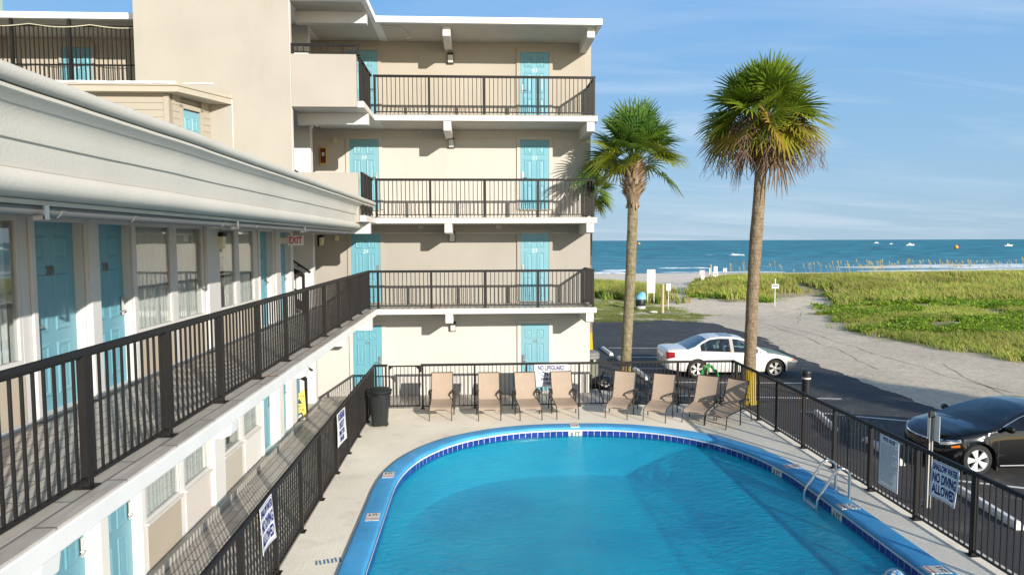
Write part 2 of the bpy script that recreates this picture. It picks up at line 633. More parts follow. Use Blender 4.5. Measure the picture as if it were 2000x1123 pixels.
# ------------------------------------------------------------------ oceanfront block
blk = thing('motel_block', 'four storey motel block with three railed balconies beside the two palms', 'building', (0, 24, 0))
for nm, z0, z1, mt in (('ground', -0.15, S1 - ST, W_G), ('second', S1 - ST, S2 - ST, W_2), ('third', S2 - ST, S3 - ST, W_3), ('fourth', S3 - ST, RT - ST, W_4)):
    MB().box(-8.0, 3.42, YW, 27.5, z0, z1).build('wall', mt, blk)
for k, (z, mt) in enumerate(((S1, WHITE), (S2, WHITE), (S3, WHITE))):
    m = MB()
    if k == 0:
        m.prism([(-4.35, YW - 0.003), (-4.35, 18.95), (-2.70, 18.95), (3.36, 18.95), (3.36, YW - 0.003)], 'z', z - ST, z - 0.015)
    else:
        m.prism([(-4.45, YW - 0.003), (-4.45, 17.16), (-2.70, 17.16), (-2.70, 18.95), (3.36, 18.95), (3.36, YW - 0.003)], 'z', z - ST, z - 0.015)
    s = m.build('floor_slab', mt, blk, bevel=0.012)
    f = MB()
    if k == 0:
        f.prism([(-4.4, YW - 0.002), (-4.4, 18.93), (3.34, 18.93), (3.34, YW - 0.002)], 'z', z - 0.013, z)
    else:
        f.prism([(-4.45, YW - 0.002), (-4.45, 17.2), (-2.72, 17.2), (-2.72, 18.93), (3.34, 18.93), (3.34, YW - 0.002)], 'z', z - 0.013, z)
    f.build('floor_tiles', PLANK, s)
    # soffit paint under the slab
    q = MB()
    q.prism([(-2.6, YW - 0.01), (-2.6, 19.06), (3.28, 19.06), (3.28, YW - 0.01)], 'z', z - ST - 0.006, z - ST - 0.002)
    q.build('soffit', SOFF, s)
r = MB().prism([(-14.5, 28.0), (-14.5, 18.75), (-8.05, 18.75), (-8.05, 17.17), (-4.45, 17.17), (-4.45, 16.95), (-2.6, 16.95), (-2.6, 18.72), (3.44, 18.72), (3.44, 28.0)], 'z', RT - ST, RT).build('roof', ROOFW, blk, bevel=0.015)
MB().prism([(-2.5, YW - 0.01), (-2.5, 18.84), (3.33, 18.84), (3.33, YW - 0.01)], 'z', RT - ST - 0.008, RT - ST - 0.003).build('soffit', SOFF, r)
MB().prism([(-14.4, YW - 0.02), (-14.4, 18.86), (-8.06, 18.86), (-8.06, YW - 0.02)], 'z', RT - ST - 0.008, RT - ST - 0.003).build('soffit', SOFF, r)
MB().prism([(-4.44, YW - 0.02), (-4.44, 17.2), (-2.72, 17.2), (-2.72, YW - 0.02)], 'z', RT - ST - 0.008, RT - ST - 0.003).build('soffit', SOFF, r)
for z in (S1, S2, S3, RT):
    for xa in (-0.86, 3.07):
        m = MB()
        zt = z - ST - 0.003
        m.prism([(18.99, zt), (18.99, zt - 0.25), (19.05, zt - 0.275), (YW + 0.02, zt - 0.285), (YW + 0.02, zt)], 'x', xa, xa + 0.21)
        m.build('bracket', WHITE, blk, bevel=0.008)
    m = MB()
    m.box(-4.5, -2.72, 17.9, 18.1, z - ST - 0.29, z - ST - 0.003)
    m.build('beam', GREYW if z > 3 else WHITE, blk, bevel=0.008)
# doors: right hand row and left hand row
for z, nr, nl in ((8.06, '413', '414'), (5.53, '313', '314'), (2.80, '213', '214'), (0.09, '113', '114')):
    mcol = {8.06: W_4, 5.53: W_3, 2.80: W_2, 0.09: W_G}[z]
    pn = BRONZE if z < 1 else PALENUM
    door(blk, tr(1.75, YW - 0.012, z), nr, -1, pn, 'teal door numbered ' + nr, fm=mcol, fw_=0.11, fdep=0.035)
    door(blk, tr(-3.24, YW - 0.012, z), nl, 1, pn, 'teal door numbered ' + nl, fm=mcol, fw_=0.11, fdep=0.035)
# balcony railings
px = [0.0, 1.48, 2.96, 4.44]
for k, z in enumerate((S1, S2, S3)):
    x0 = -2.95 if k == 0 else -2.72
    ps = [-2.72 - x0 + q for q in (0.02, 1.48, 2.96, 4.44)] + [3.26 - x0]
    rail_run(blk, (x0, 19.0), (3.28, 19.0), z, posts=ps, name='balcony_railing')
    rail_run(blk, (3.27, 19.03), (3.27, YW - 0.01), z, posts=[1.3], name='balcony_railing')
    if k:
        rail_run(blk, (-2.80, 17.22), (-2.80, 18.98), z, posts=[0.04, 0.62, 1.2], name='balcony_railing')
# conduit under the soffits and a sprinkler pipe
for z in (S2, S3):
    m = MB()
    m.tube([(-4.2, YW - 0.03, z - ST - 0.24), (2.75, YW - 0.03, z - ST - 0.25)], 0.018, 6)
    m.box(-1.7, -1.55, YW - 0.06, YW, z - ST - 0.12, z - ST - 0.02)
    m.box(0.6, 0.75, YW - 0.06, YW, z - ST - 0.12, z - ST - 0.02)
    m.build('conduit', SOFF, blk)
m = MB().tube([(-2.55, 18.95, RT - ST - 0.03), (-2.0, 19.1, RT - ST - 0.03), (-1.9, 19.4, RT - ST - 0.05), (-1.85, 19.7, RT - ST - 0.1)], 0.014, 6)
m.lathe([(0.02, 0.0), (0.075, -0.015), (0.07, -0.03), (0.0, -0.035)], 12, tr(-1.85, 19.7, RT - ST - 0.10), cap=False)
m.build('conduit', GREYW, blk)

# ------------------------------------------------------------------ wall lamps and fittings (things that hang on the walls)
def wall_lamp(label, M):
    t = thing('wall_lamp', label, 'lamp', group='lamps on the motel walls')
    t.matrix_basis = M
    WM[t.name] = M.copy()
    h = MB()
    h.prism([(0, 0.14), (-0.10, 0.17), (-0.155, 0.15), (-0.155, 0.10), (-0.05, 0.09), (-0.05, -0.13), (0, -0.15)], 'x', -0.085, 0.085)
    h.build('housing', BLACK, t, world=False, bevel=0.005)
    l = MB()
    l.prism([(-0.052, 0.092), (-0.15, 0.098), (-0.13, -0.11), (-0.052, -0.13)], 'x', -0.075, 0.075)
    l.build('lens', LENS if label.startswith('cream') else mat('white_lens', (0.6, 0.6, 0.56), rough=0.35, var=0.05), t, world=False, bevel=0.012)
for z, wd in ((9.87, 'top floor wall under the middle roof bracket'), (7.45, 'third floor balcony wall under the middle bracket'), (4.72, 'second floor balcony wall under the middle bracket'), (2.05, 'ground floor wall under the middle bracket')):
    wall_lamp('black wall lamp with pale lens on the ' + wd, tr(-0.70, YW - 0.004, z))
wall_lamp('cream lensed wall lamp between the two window pairs of the upper walkway', tr(-4.495, 12.16, 4.60) @ rotz(PI / 2))
wall_lamp('cream lensed black wall lamp on the stairwell end beyond the exit sign', tr(-4.30, 19.0, 4.62) @ rotz(PI / 2))

fx = thing('fire_extinguisher_box', 'yellow framed red fire extinguisher box on the third floor wall', 'extinguisher box', (-4.40, YW, 6.83))
m = MB()
m.box(-0.11, 0.11, -0.10, -0.001, 0, 0.50)
m.build('case', mat('yellow_case', (0.62, 0.46, 0.12), rough=0.5), fx, world=False, bevel=0.03)
m = MB()
m.box(-0.075, 0.075, -0.112, -0.101, 0.04, 0.46)
m.build('door_panel', mat('maroon_panel', (0.13, 0.03, 0.025), rough=0.2), fx, world=False, bevel=0.01)
m = MB()
m.box(-0.035, 0.035, -0.118, -0.113, 0.24, 0.34)
m.build('notice', WHITE, fx, world=False)
for (z, cat_, lab) in ((7.44, 'alarm', 'small cream alarm box on the third floor wall by the extinguisher'), (4.62, 'alarm', 'small cream alarm box on the second floor wall by the stairwell')):
    fa = thing('alarm_box', lab, cat_, (-4.08, YW, z), group='alarm boxes beside the left doors')
    m = MB()
    m.box(-0.05, 0.06, -0.06, -0.001, 0, 0.16)
    m.build('case', LENS, fa, world=False, bevel=0.012)
    m = MB()
    m.lathe([(0.05, 0), (0.045, 0.03), (0.0, 0.034)], 12, tr(0.0, -0.06, 0.08) @ rotx(PI / 2), cap=False)
    m.build('sounder', LENS, fa, world=False, smooth=True)

# ------------------------------------------------------------------ courtyard wing (two storeys, on the left)
wing = thing('motel_wing', 'low two storey motel wing with teal doors and a long railed walkway', 'building', (-8, 9, 0))
XW = -4.5
YA, YB = 0.6, 17.2
D_OPEN = [(7.22, 8.12), (8.36, 9.2), (14.5, 15.38), (15.98, 16.84)]
G_OPEN = [(7.17, 8.07), (8.30, 9.16), (14.45, 15.33), (15.9, 16.6)]
WINS = [(5.1, 5.95), (6.1, 7.02), (9.33, 10.42), (10.56, 11.58), (12.20, 13.14), (13.28, 14.22)]
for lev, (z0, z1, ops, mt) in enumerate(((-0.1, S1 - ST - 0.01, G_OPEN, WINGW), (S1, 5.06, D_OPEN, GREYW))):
    m = MB()
    fz = 0.09 if lev == 0 else S1 + 0.04
    sill = 0.80 if lev == 0 else 3.39
    top = 2.12 if lev == 0 else 4.86
    holes = [(a, b, fz, fz + DH + 0.0) for a, b in ops] + [(a, b, sill, top) for a, b in WINS]
    openwall(m, XW, 0.22, YA, YB, z0, z1, holes)
    wl = m.build('wall', mt, wing)
    # piers and trims standing a little proud of the wall
    for a, b in ((8.14, 8.34), (11.62, 12.14), (15.5, 15.85)) if lev else ((8.09, 8.28), (11.62, 12.1), (15.45, 15.8)):
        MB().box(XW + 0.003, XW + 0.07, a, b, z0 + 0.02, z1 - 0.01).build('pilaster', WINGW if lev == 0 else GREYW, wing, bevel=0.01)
    for k, (a, b) in enumerate(ops):
        M = tr(XW - 0.13, (a + b) / 2, fz) @ rotz(PI / 2)
        lab = ('209', '210', '211', '212')[k]
        door(wing, M @ Matrix.Diagonal(((b - a) / DW - 0.001, 1, 1, 1)), lab if lev else None, (-1, 1, 1, 1)[k] if lev else 1, BRONZE, ('teal door numbered ' + lab) if lev else None, frame=False)
        fr = MB()
        fr.box(XW + 0.003, XW + 0.035, a - 0.07, a, fz - 0.02, fz + DH + 0.07)
        fr.box(XW + 0.003, XW + 0.035, b, b + 0.07, fz - 0.02, fz + DH + 0.07)
        fr.box(XW + 0.003, XW + 0.035, a, b, fz + DH, fz + DH + 0.07)
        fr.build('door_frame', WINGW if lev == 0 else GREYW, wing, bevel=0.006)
        MB().box(XW - 0.2, XW + 0.03, a + 0.001, b - 0.001, fz - 0.03, fz - 0.002).build('threshold', CONC, wing)
    for k, (a, b) in enumerate(WINS):
        window(wing, tr(XW - 0.022, a, sill) @ rotz(PI / 2), b - a, top - sill, (0.95, 0.9, 0.97, 0.8, 0.35, 0.9)[k], k + lev * 3)
        pn = MB()
        pn.box(XW + 0.003, XW + 0.012, a + 0.02, b - 0.02, (0.12 if lev == 0 else S1 + 0.06), sill - 0.06)
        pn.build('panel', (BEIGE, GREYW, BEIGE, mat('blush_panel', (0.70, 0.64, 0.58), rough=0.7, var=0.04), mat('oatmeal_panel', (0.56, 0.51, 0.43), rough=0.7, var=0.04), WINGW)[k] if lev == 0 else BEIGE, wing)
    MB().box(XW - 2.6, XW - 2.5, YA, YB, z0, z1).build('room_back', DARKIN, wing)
MB().box(-4.49, -4.38, YA, YB, 0.0, 0.11).build('base_kerb', CONC, wing, bevel=0.01)
# walkway slab of the upper floor
m = MB().box(-4.72, -2.72, YA, 18.94, S1 - ST, S1 - 0.015)
sl = m.build('walkway_slab', WINGW, wing, bevel=0.012)
MB().box(-4.499, -2.74, YA, 18.925, S1 - 0.013, S1 + 0.002).build('floor_tiles', PLANK, sl)
for y in (1.1, 4.6, 8.1, 11.6, 15.1):
    m = MB()
    zt = S1 - ST - 0.003
    m.prism([(XW, zt), (XW, zt - 0.29), (-2.95, zt - 0.26), (-2.86, zt - 0.22), (-2.83, zt)], 'y', y - 0.11, y + 0.11)
    m.build('bracket', WINGW, wing, bevel=0.01)
RUST = mat('rust_stain', (0.42, 0.20, 0.07), rough=0.9, var=0.35, vscale=14)
for y, l_ in ((12.27, 0.10), (13.76, 0.14), (9.5, 0.05), (15.14, 0.06)):
    m = MB()
    pl_ = [(-2.93 + 0.2 * (k / 9), y + l_ * noise.noise(Vector((k * 0.9, y, 0))) + 0.05) for k in range(10)]
    pr2 = [(x, yy - 0.04 - 0.10 * abs(noise.noise(Vector((x * 9, y, 4))))) for x, yy in pl_]
    for k in range(9):
        m.quad((*pl_[k], S1 + 0.004), (*pl_[k + 1], S1 + 0.004), (*pr2[k + 1], S1 + 0.004), (*pr2[k], S1 + 0.004))
    m.build('rust_stain', RUST, sl, fix=False)
ps = [5.25 + 1.37 * k - 1.0 - 2.74 for k in range(13)]
rail_run(wing, (-2.95, 1.0), (-2.95, 19.0), S1, posts=[p for p in ps if p > 0] + [17.97], name='walkway_railing')
# overhanging eave with rolled mouldings
def arc(cx_, cz, r_, a0, a1, n):
    return [(cx_ + r_ * math.cos(math.radians(a0 + (a1 - a0) * i / n)), cz + r_ * math.sin(math.radians(a0 + (a1 - a0) * i / n))) for i in range(n + 1)]
prof = [(-4.9, 5.50), (-2.88, 5.60)]
prof += arc(-2.765, 5.615, 0.054, 125, -100, 10)
prof += [(-2.80, 5.562), (-2.795, 5.552), (-2.765, 5.548), (-2.762, 5.525), (-2.775, 5.512)]
prof += [(-2.85, 5.47), (-2.885, 5.41), (-2.898, 5.34), (-2.903, 5.275), (-2.906, 5.262), (-2.925, 5.258), (-2.933, 5.20), (-2.943, 5.13), (-2.95, 5.085)]
prof += arc(-2.985, 5.0, 0.088, 70, -100, 9)
prof += [(-3.06, 4.90), (-4.9, 4.90)]
rows = []
ny = 150
for i in range(ny + 1):
    y = 0.8 + (18.97 - 0.8) * i / ny
    row = []
    for (x, z) in prof:
        wob = 0.008 * noise.noise(Vector((x * 1.5, y * 0.8, z * 1.5))) + 0.003 * noise.noise(Vector((x * 3, y * 2.6, z * 3)))
        row.append((x + (wob if x > -4 else 0), y, z + (wob * 0.7 if x > -4 else 0)))
    rows.append(row)
m = MB().grid(rows, close_u=True)
m.bm.faces.new([m.bm.verts[i] for i in range(0)] or [m.bm.verts.new(p) for p in rows[-1]])
m.build('eave', EAVE, wing, smooth=True, angle=35)
m = MB().box(-14.5, -2.95, YA, 17.0, 5.40, 5.49)
m.build('roof', mat('roof_gravel', (0.42, 0.40, 0.36), rough=0.95, var=0.15, bmp=0.5), wing)
m = MB()
m.tube([(-3.13, 0.8, 4.835), (-3.13, 17.35, 4.83)], 0.05, 12)
g = m.build('gutter_pipe', PIPE, wing, smooth=True)
for y in (8.6, 9.9, 12.4, 12.9, 14.0, 15.4, 15.55, 16.3, 16.45, 6.4, 5.3):
    MB().tube([(-3.13, y, 4.833), (-3.13, y + 0.05, 4.833)], 0.056, 12).build('coupling', PIPE, g, smooth=True)
for y in (5.0, 8.9, 12.35):
    m = MB()
    m.box(-3.10, -3.02, y, y + 0.05, 4.76, 4.79)
    m.box(-3.03, -3.015, y, y + 0.05, 4.76, 4.86)
    m.build('pipe_strap', STEEL, g)
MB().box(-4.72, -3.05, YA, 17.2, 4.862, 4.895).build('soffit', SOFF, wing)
m = MB().lathe([(0.14, 0), (0.13, -0.03), (0.08, -0.055), (0.0, -0.06)], 16, tr(-3.75, 10.2, 4.86), cap=False)
m.build('ceiling_light', LENS, wing, smooth=True)

ex = thing('exit_sign', 'white EXIT sign with red letters hanging at the end of the walkway', 'sign', (-4.10, 15.9, 4.62))
m = MB()
m.box(-0.17, 0.17, -0.02, 0.02, -0.11, 0.12)
m.build('sign_board', mat('sign_white', (0.80, 0.80, 0.80), rough=0.45, var=0.04), ex, world=False, bevel=0.01)
m = MB()
m.box(-0.40, -0.17, -0.012, 0.012, -0.07, 0.07)
m.build('arm', WHITE, ex, world=False)
m = MB()
m.text('EXIT', 0.20, tr(0.0, -0.022, 0.005) @ rotx(PI / 2), 0.72, 0.002, bold=0.03)
m.build('lettering', mat('sign_red', (0.62, 0.02, 0.04), rough=0.5, var=0.04), ex, world=False)

# ------------------------------------------------------------------ stair tower
tw = thing('stair_tower', 'tall blank sand coloured stair tower rising above the flat roofs', 'building', (-6.2, 18, 0))
m = MB()
m.box(-8.03, -4.42, 17.0, 17.16, 5.2, 11.9)
m.box(-8.03, -7.85, 17.16, 20.44, 5.2, 11.9)
m.box(-7.85, -4.42, 17.16, 20.44, 11.75, 11.9)
m.box(-8.0, -4.46, 19.02, 19.25, -0.1, 10.37)
m.build('wall', W_T, tw)
m = MB()
m.box(-4.459, -4.445, 19.02, 19.25, -0.1, 10.37)
m.box(-8.0, -4.46, 19.005, 19.018, -0.1, 10.37)
m.build('stairwell_wall', mat('stairwell_white', (0.62, 0.62, 0.62), rough=0.8, var=0.05), tw)
m = MB()
m.box(-4.418, -4.405, 17.01, 17.15, 5.2, 11.8)
m.build('jamb', WHITE, tw)
m = MB()
m.box(-4.40, -2.85, 17.0, 17.15, S3 - ST - 0.02, 9.08)
m.build('parapet', W_T, tw, bevel=0.008)
m = MB()
m.box(-4.40, -2.85, 17.0, 17.15, S2 - ST - 0.02, 6.27)
m.build('parapet', W_T, tw, bevel=0.008)
rail_run(tw, (-4.40, 17.08), (-2.80, 17.08), 9.07, h=0.27, posts=[0.03, 1.57], pitch=0.14, name='parapet_rail')
m = MB()
m.box(-4.40, -2.85, 16.97, 17.0, RT - ST, RT - 0.01)
m.build('roof_trim', ROOFW, tw)
m = MB().tube([(-5.80, 16.985, 5.3), (-5.80, 16.985, 8.1)], 0.012, 6)
m.build('conduit', WHITE, tw)
m = MB()
for i in range(14):
    x = -7.9 + i * 0.12
    m.box(x, x + 0.122, 16.985, 17.0, 8.34 + 0.02 * noise.noise(Vector((i * .7, 0, 3))), 8.375)
m.build('flashing', WHITE, tw)
for z0, z1 in ((0.05, S1), (S1, S2), (S2, S3)):
    st = MB()
    n = 9
    rise = (z1 - z0) / 2 / n
    for i in range(n):
        x = -4.75 - i * 0.27
        st.box(x - 0.30, x, 17.95, 18.98, z0 + i * rise, z0 + (i + 1) * rise)
    st.build('stair_flight', CONC, tw)
    a = Vector((-4.45, 17.92, z0)); b = Vector((-4.75 - n * 0.27, 17.92, z0 + n * rise))
    g = MB()
    for h0, h1, tt in ((0.92, 1.06, 0.025), (0.50, 0.54, 0.02), (0.05, 0.30, 0.02)):
        g.prism([(a.x, a.z + h0), (a.x, a.z + h1), (b.x, b.z + h1), (b.x, b.z + h0)], 'y', 17.92 - tt, 17.92 + tt)
    for i in range(15):
        u = i / 14
        p = a.lerp(b, u)
        g.box(p.x - 0.009, p.x + 0.009, 17.911, 17.929, p.z + 0.06, p.z + 0.95)
    g.box(a.x - 0.03, a.x + 0.03, 17.88, 17.96, a.z, a.z + 1.02)
    g.build('stair_rail', BLACK, tw)
    h = MB().tube([(-4.5, 18.93, z0 + 1.02), (-5.2, 18.93, z0 + 1.50), (-6.9, 18.93, z0 + 2.3)], 0.022, 8)
    h.box(-4.85, -4.81, 18.93, 19.0, z0 + 1.18, z0 + 1.22)
    h.build('handrail', BLACK, tw)
MB().box(-4.72, -4.40, 17.75, 19.5, 0.0, 0.14).build('landing_step', CONC, tw, bevel=0.01)
# storage door under the ground floor stair
MB().box(-8.0, -4.62, 17.2, 17.86, 0.0, S1 - ST - 0.02).build('stair_cupboard', W_G, tw)
m = MB().box(-4.615, -4.58, 17.24, 17.82, 0.12, 2.1)
m.build('cupboard_door', TEAL, tw, bevel=0.004)

# ------------------------------------------------------------------ rear wing on the top floor
rw = thing('rear_wing', 'top floor gallery behind the stair tower with barred railing and teal doors', 'building', (-11, 20, 5.5))
MB().box(-14.2, -8.04, YW, 24.0, 5.5, RT - ST - 0.01).build('wall', W_4, rw)
m = MB().box(-13.6, -8.05, 18.7, YW - 0.01, S3 - ST, S3)
m.build('floor_slab', WHITE, rw)
MB().box(-14.0, -13.4, 15.0, YW - 0.01, 5.5, RT - ST - 0.01).build('wall', W_4, rw)
door(rw, tr(-11.24, YW - 0.012, S3 + 0.04), '412', 1, PALENUM, 'teal door behind the gallery bars', fm=W_4)
door(rw, tr(-13.385, 19.52, S3 + 0.14) @ rotz(PI / 2), None, 1, None, 'teal door on the return wall at the photo edge', fm=W_4)
m = MB()
x = -12.55
while x < -8.1:
    m.box(x - 0.011, x + 0.011, 18.79, 18.812, S3, 10.22)
    x += 0.115
for z in (9.21, 10.2, S3 + 0.07):
    m.box(-12.6, -8.06, 18.785, 18.817, z - 0.018, z + 0.018)
gb = m.build('gallery_railing', BLACK, rw)
for x in (-12.5, -11.95, -10.5):
    MB().box(x - 0.035, x + 0.035, 18.75, 18.83, S3, 10.36).build('post', BLACK, gb)
m = MB()
y = 16.6
while y < 18.7:
    m.box(-12.611, -12.589, y - 0.011, y + 0.011, S3, 10.2)
    y += 0.115
for z in (9.21, 10.2):
    m.box(-12.618, -12.582, 16.5, 18.76, z - 0.018, z + 0.018)
m.build('gallery_railing', BLACK, rw)
pts = []
for i in range(33):
    u = i / 32
    pts.append((-13.0 + u * 4.9, 18.74, 10.24 - 0.07 * abs(math.sin(u * PI * 3.2)) - 0.04 * u))
lc = MB().tube(pts, 0.012, 6).build('light_cable', mat('pale_cable', (0.6, 0.58, 0.42), rough=0.6), rw)
m = MB()
for x, z in ((-12.9, 10.25), (-8.25, 10.33)):
    m.lathe([(0.012, 0.06), (0.035, 0.02), (0.03, -0.03), (0.0, -0.045)], 10, tr(x, 18.72, z), cap=False)
m.build('bulb', mat('yellow_bulb', (0.75, 0.6, 0.2), rough=0.4), lc, smooth=True)

# ------------------------------------------------------------------ rooftop shed
sh = thing('rooftop_shed', 'small beige lap sided shed with a flat roof against the stair tower', 'shed', (-9, 16.5, 5.49))
A0, A1, A2 = Vector((-12.6, 15.8)), Vector((-6.76, 15.8)), Vector((-6.34, 16.985))
MB().prism([(-12.6, 16.98), (-12.6, 15.86), (-6.82, 15.86), (-6.41, 16.98)], 'z', 5.49, 7.86).build('wall', SIDE, sh)
def lap(p, q, z0, z1, cut=None):
    m = MB()
    d = (q - p)
    L = d.length
    M = Matrix.Translation((p.x, p.y, 0)) @ rotz(math.atan2(d.y, d.x))
    z = z0
    while z < z1 - 0.01:
        for a, b in (cut or [(0, L)]):
            m.prism([(0.055, z), (-0.018, z), (-0.004, z + 0.153), (0.055, z + 0.153)], 'x', a, b)
        z += 0.155
    m.bm.transform(M)
    return m
lap(A0, A1 - Vector((0.1, 0)), 5.5, 7.84).build('siding', SIDE, sh)
L2 = (A2 - A1).length
lap(A1, A2, 5.5, 7.84, [(0.10, 0.32), (1.0, L2)]).build('siding', SIDE, sh)
m = MB()
m.box(-6.87, -6.755, 15.765, 15.88, 5.5, 7.86)
Mc = Matrix.Translation((A1.x, A1.y, 0)) @ rotz(math.atan2((A2 - A1).y, (A2 - A1).x))
m.box(0.30, 0.39, -0.035, 0.05, 5.5, 7.7, Mc)
m.box(0.93, 1.02, -0.035, 0.05, 5.5, 7.7, Mc)
m.box(0.30, 1.02, -0.035, 0.05, 7.62, 7.72, Mc)
m.build('corner_trim', SIDE, sh, bevel=0.005)
d_ = door(sh, Mc @ tr(0.66, 0.04, 5.56) @ Matrix.Diagonal((0.63, 1, 1, 1)), None, 1, None, 'narrow teal shed door', frame=False)
m = MB().prism([(-12.9, 17.0 - 0.015), (-12.9, 15.58), (-6.47, 15.58), (-5.80, 17.0 - 0.015)], 'z', 7.87, 8.06)
rf = m.build('roof', mat('beige_fascia', (0.43, 0.39, 0.31), rough=0.7, var=0.05), sh)
m = MB().prism([(-12.92, 17.0 - 0.015), (-12.92, 15.55), (-6.45, 15.55), (-5.77, 17.0 - 0.015)], 'z', 8.0, 8.075)
m.build('roof_edge', mat('beige_fascia', (0.5, 0.44, 0.33)), rf)
m = MB()
for i in range(40):
    x = -12.9 + i * 0.16
    m.box(x, x + 0.161, 15.535, 15.549, 8.03 + 0.03 * noise.noise(Vector((i * 0.8, 1, 0))), 8.085 + 0.012 * noise.noise(Vector((i * 0.5, 7, 0))))
m.build('roof_flashing', WHITE, rf)

# ------------------------------------------------------------------ neighbour
nb = thing('neighbour_tower', 'pale mint green high rise corner beyond the rear roof', 'building', (-50, 70, 0))
m = MB()
m.box(-62, -41.2, 60, 63.8, 0, 42)
m.build('wall', mat('mint_stucco', (0.40, 0.52, 0.46), rough=0.8, var=0.03), nb)
m = MB()
for z in range(4, 40, 4):
    m.box(-62.3, -44.5, 59.5, 59.98, z, z + 0.35)
m.build('floor_band', mat('mint_band', (0.5, 0.6, 0.55), rough=0.8), nb)
# ------------------------------------------------------------------ pool
PCX, PCY, PRX, PRY, PN = 2.30, 12.30, 4.25, 4.52, 2.3
def pool_loop(off, n=160, near=3.0):
    """superellipse end + straight sides + rounded near end, offset inwards by off"""
    pts = []
    for i in range(n + 1):
        a = PI * i / n
        c, s_ = math.cos(a), math.sin(a)
        rx, ry = PRX - off, PRY - off
        x = PCX + rx * math.copysign(abs(c) ** (2 / PN), c)
        y = PCY + ry * abs(s_) ** (2 / PN)
        pts.append((x, y))
    for k in range(1, 24):
        pts.append((PCX - (PRX - off), PCY - (PCY - near) * k / 24))
    for i in range(1, 60):
        a = PI + PI * i / 60
        pts.append((PCX + (PRX - off) * math.copysign(abs(math.cos(a)) ** (2 / PN), math.cos(a)), near + (3.5 - off) * math.copysign(abs(math.sin(a)) ** (2 / PN), math.sin(a))))
    for k in range(1, 24):
        pts.append((PCX + (PRX - off), near + (PCY - near) * k / 24))
    return pts
CW = 0.37
DECK_X0, DECK_X1, DECK_Y0, DECK_Y1 = -2.80, 7.30, -3.0, 18.80

BLUEP = mat('blue_coping_paint', (0.06, 0.36, 0.68), rough=0.55, var=0.14, vscale=2.0, fine=40, bmp=0.2, stain=0.25, staincol=(0.25, 0.45, 0.65))
TILEB = mat('navy_pool_tile', (0.02, 0.055, 0.28), rough=0.15, var=0.35, vscale=9, bmp=0.05)
GROUT = mat('white_grout', (0.72, 0.74, 0.76), rough=0.6, var=0.06)
PLAST = mat('pool_plaster', (0.30, 0.78, 0.88), rough=0.7, var=0.06)

pool = thing('swimming_pool', 'blue edged swimming pool with a rounded far end and navy waterline tiles', 'swimming pool', (PCX, PCY, 0))
lo, li = pool_loop(0), pool_loop(CW)
n = len(lo)
prof = [(0.0, -0.02), (0.0, 0.028), (0.03, 0.044), (0.12, 0.048), (0.55, 0.049), (0.86, 0.048), (0.97, 0.038), (1.02, 0.012), (1.0, -0.022)]
rows = []
for u, z in prof:
    rows.append([(a[0] + (b[0] - a[0]) * u, a[1] + (b[1] - a[1]) * u, z + 0.004 * noise.noise(Vector((a[0] * 2, a[1] * 2, u * 3)))) for a, b in zip(lo, li)])
cp = MB().grid(rows, close_u=True).build('coping', BLUEP, pool, smooth=True, angle=60)
# white lip under the bullnose, grout band, one proud tile after another
def resample(loop, step):
    P = [Vector((*p, 0)) for p in loop] + [Vector((*loop[0], 0))]
    out, acc = [], 0.0
    for a, b in zip(P, P[1:]):
        L = (b - a).length
        while acc <= L:
            out.append(a.lerp(b, acc / L) if L else a)
            acc += step
        acc -= L
    return out
lw = pool_loop(CW + 0.012)
MB().grid([[(p[0], p[1], z) for p in lw] for z in (-0.02, -0.30)], close_u=True).build('grout_band', GROUT, pool)
MB().grid([[(p[0], p[1], z) for p in pool_loop(CW - 0.004)] for z in (-0.0, -0.045)], close_u=True).build('white_lip', GROUT, pool)
tl = resample(pool_loop(CW + 0.013), 0.155)
MARKS = [(2.36, 16.5, '8 FT'), (6.10, 13.40, '8 FT'), (6.12, 11.19, '6 FT')]
m = MB()
for a, b in zip(tl, tl[1:] + tl[:1]):
    c = (a + b) / 2
    if any(math.hypot(c.x - q[0], c.y - q[1]) < 0.19 for q in MARKS) or (b - a).length > 0.2:
        continue
    t = (b - a).normalized()
    nrm = Vector((-t.y, t.x, 0))
    if (Vector((PCX, c.y if 3 < c.y < PCY else PCY, 0)) - c).dot(nrm) < 0:
        nrm = -nrm
    ang = math.atan2(t.y, t.x)
    rr = rnd.uniform(-0.002, 0.002)
    M = Matrix(((t.x, nrm.x, 0, c.x), (t.y, nrm.y, 0, c.y), (0, 0, 1, 0), (0, 0, 0, 1)))
    m.box(-0.071, 0.071, -0.004, 0.004 + rr, -0.20, -0.050, M)
m.build('waterline_tiles', TILEB, pool)
for x, y, s_ in MARKS:
    best = min(tl, key=lambda p: math.hypot(p.x - x, p.y - y))
    i = tl.index(best)
    a, b = tl[i - 1], tl[(i + 1) % len(tl)]
    t = (b - a).normalized()
    if t.cross(Vector((0, 0, 1))).dot(Vector((PCX, PCY, 0)) - best) < 0:
        t = -t
    nrm = t.cross(Vector((0, 0, 1)))
    # x along t with the outward (pool side) normal as -y
    M = Matrix(((t.x, -nrm.x, 0, best.x), (t.y, -nrm.y, 0, best.y), (0, 0, 1, -0.115), (0, 0, 0, 1)))
    m = MB().box(-0.17, 0.17, -0.008, 0.0, -0.09, 0.07, M)
    dm = m.build('depth_marker', WHITE, pool)
    m = MB().text(s_, 0.135, M @ tr(0, -0.0095, -0.012) @ rotx(PI / 2), 0.95, 0.001)
    m.build('lettering', BLACK, dm)
RED = mat('marker_red', (0.5, 0.06, 0.05), rough=0.5)
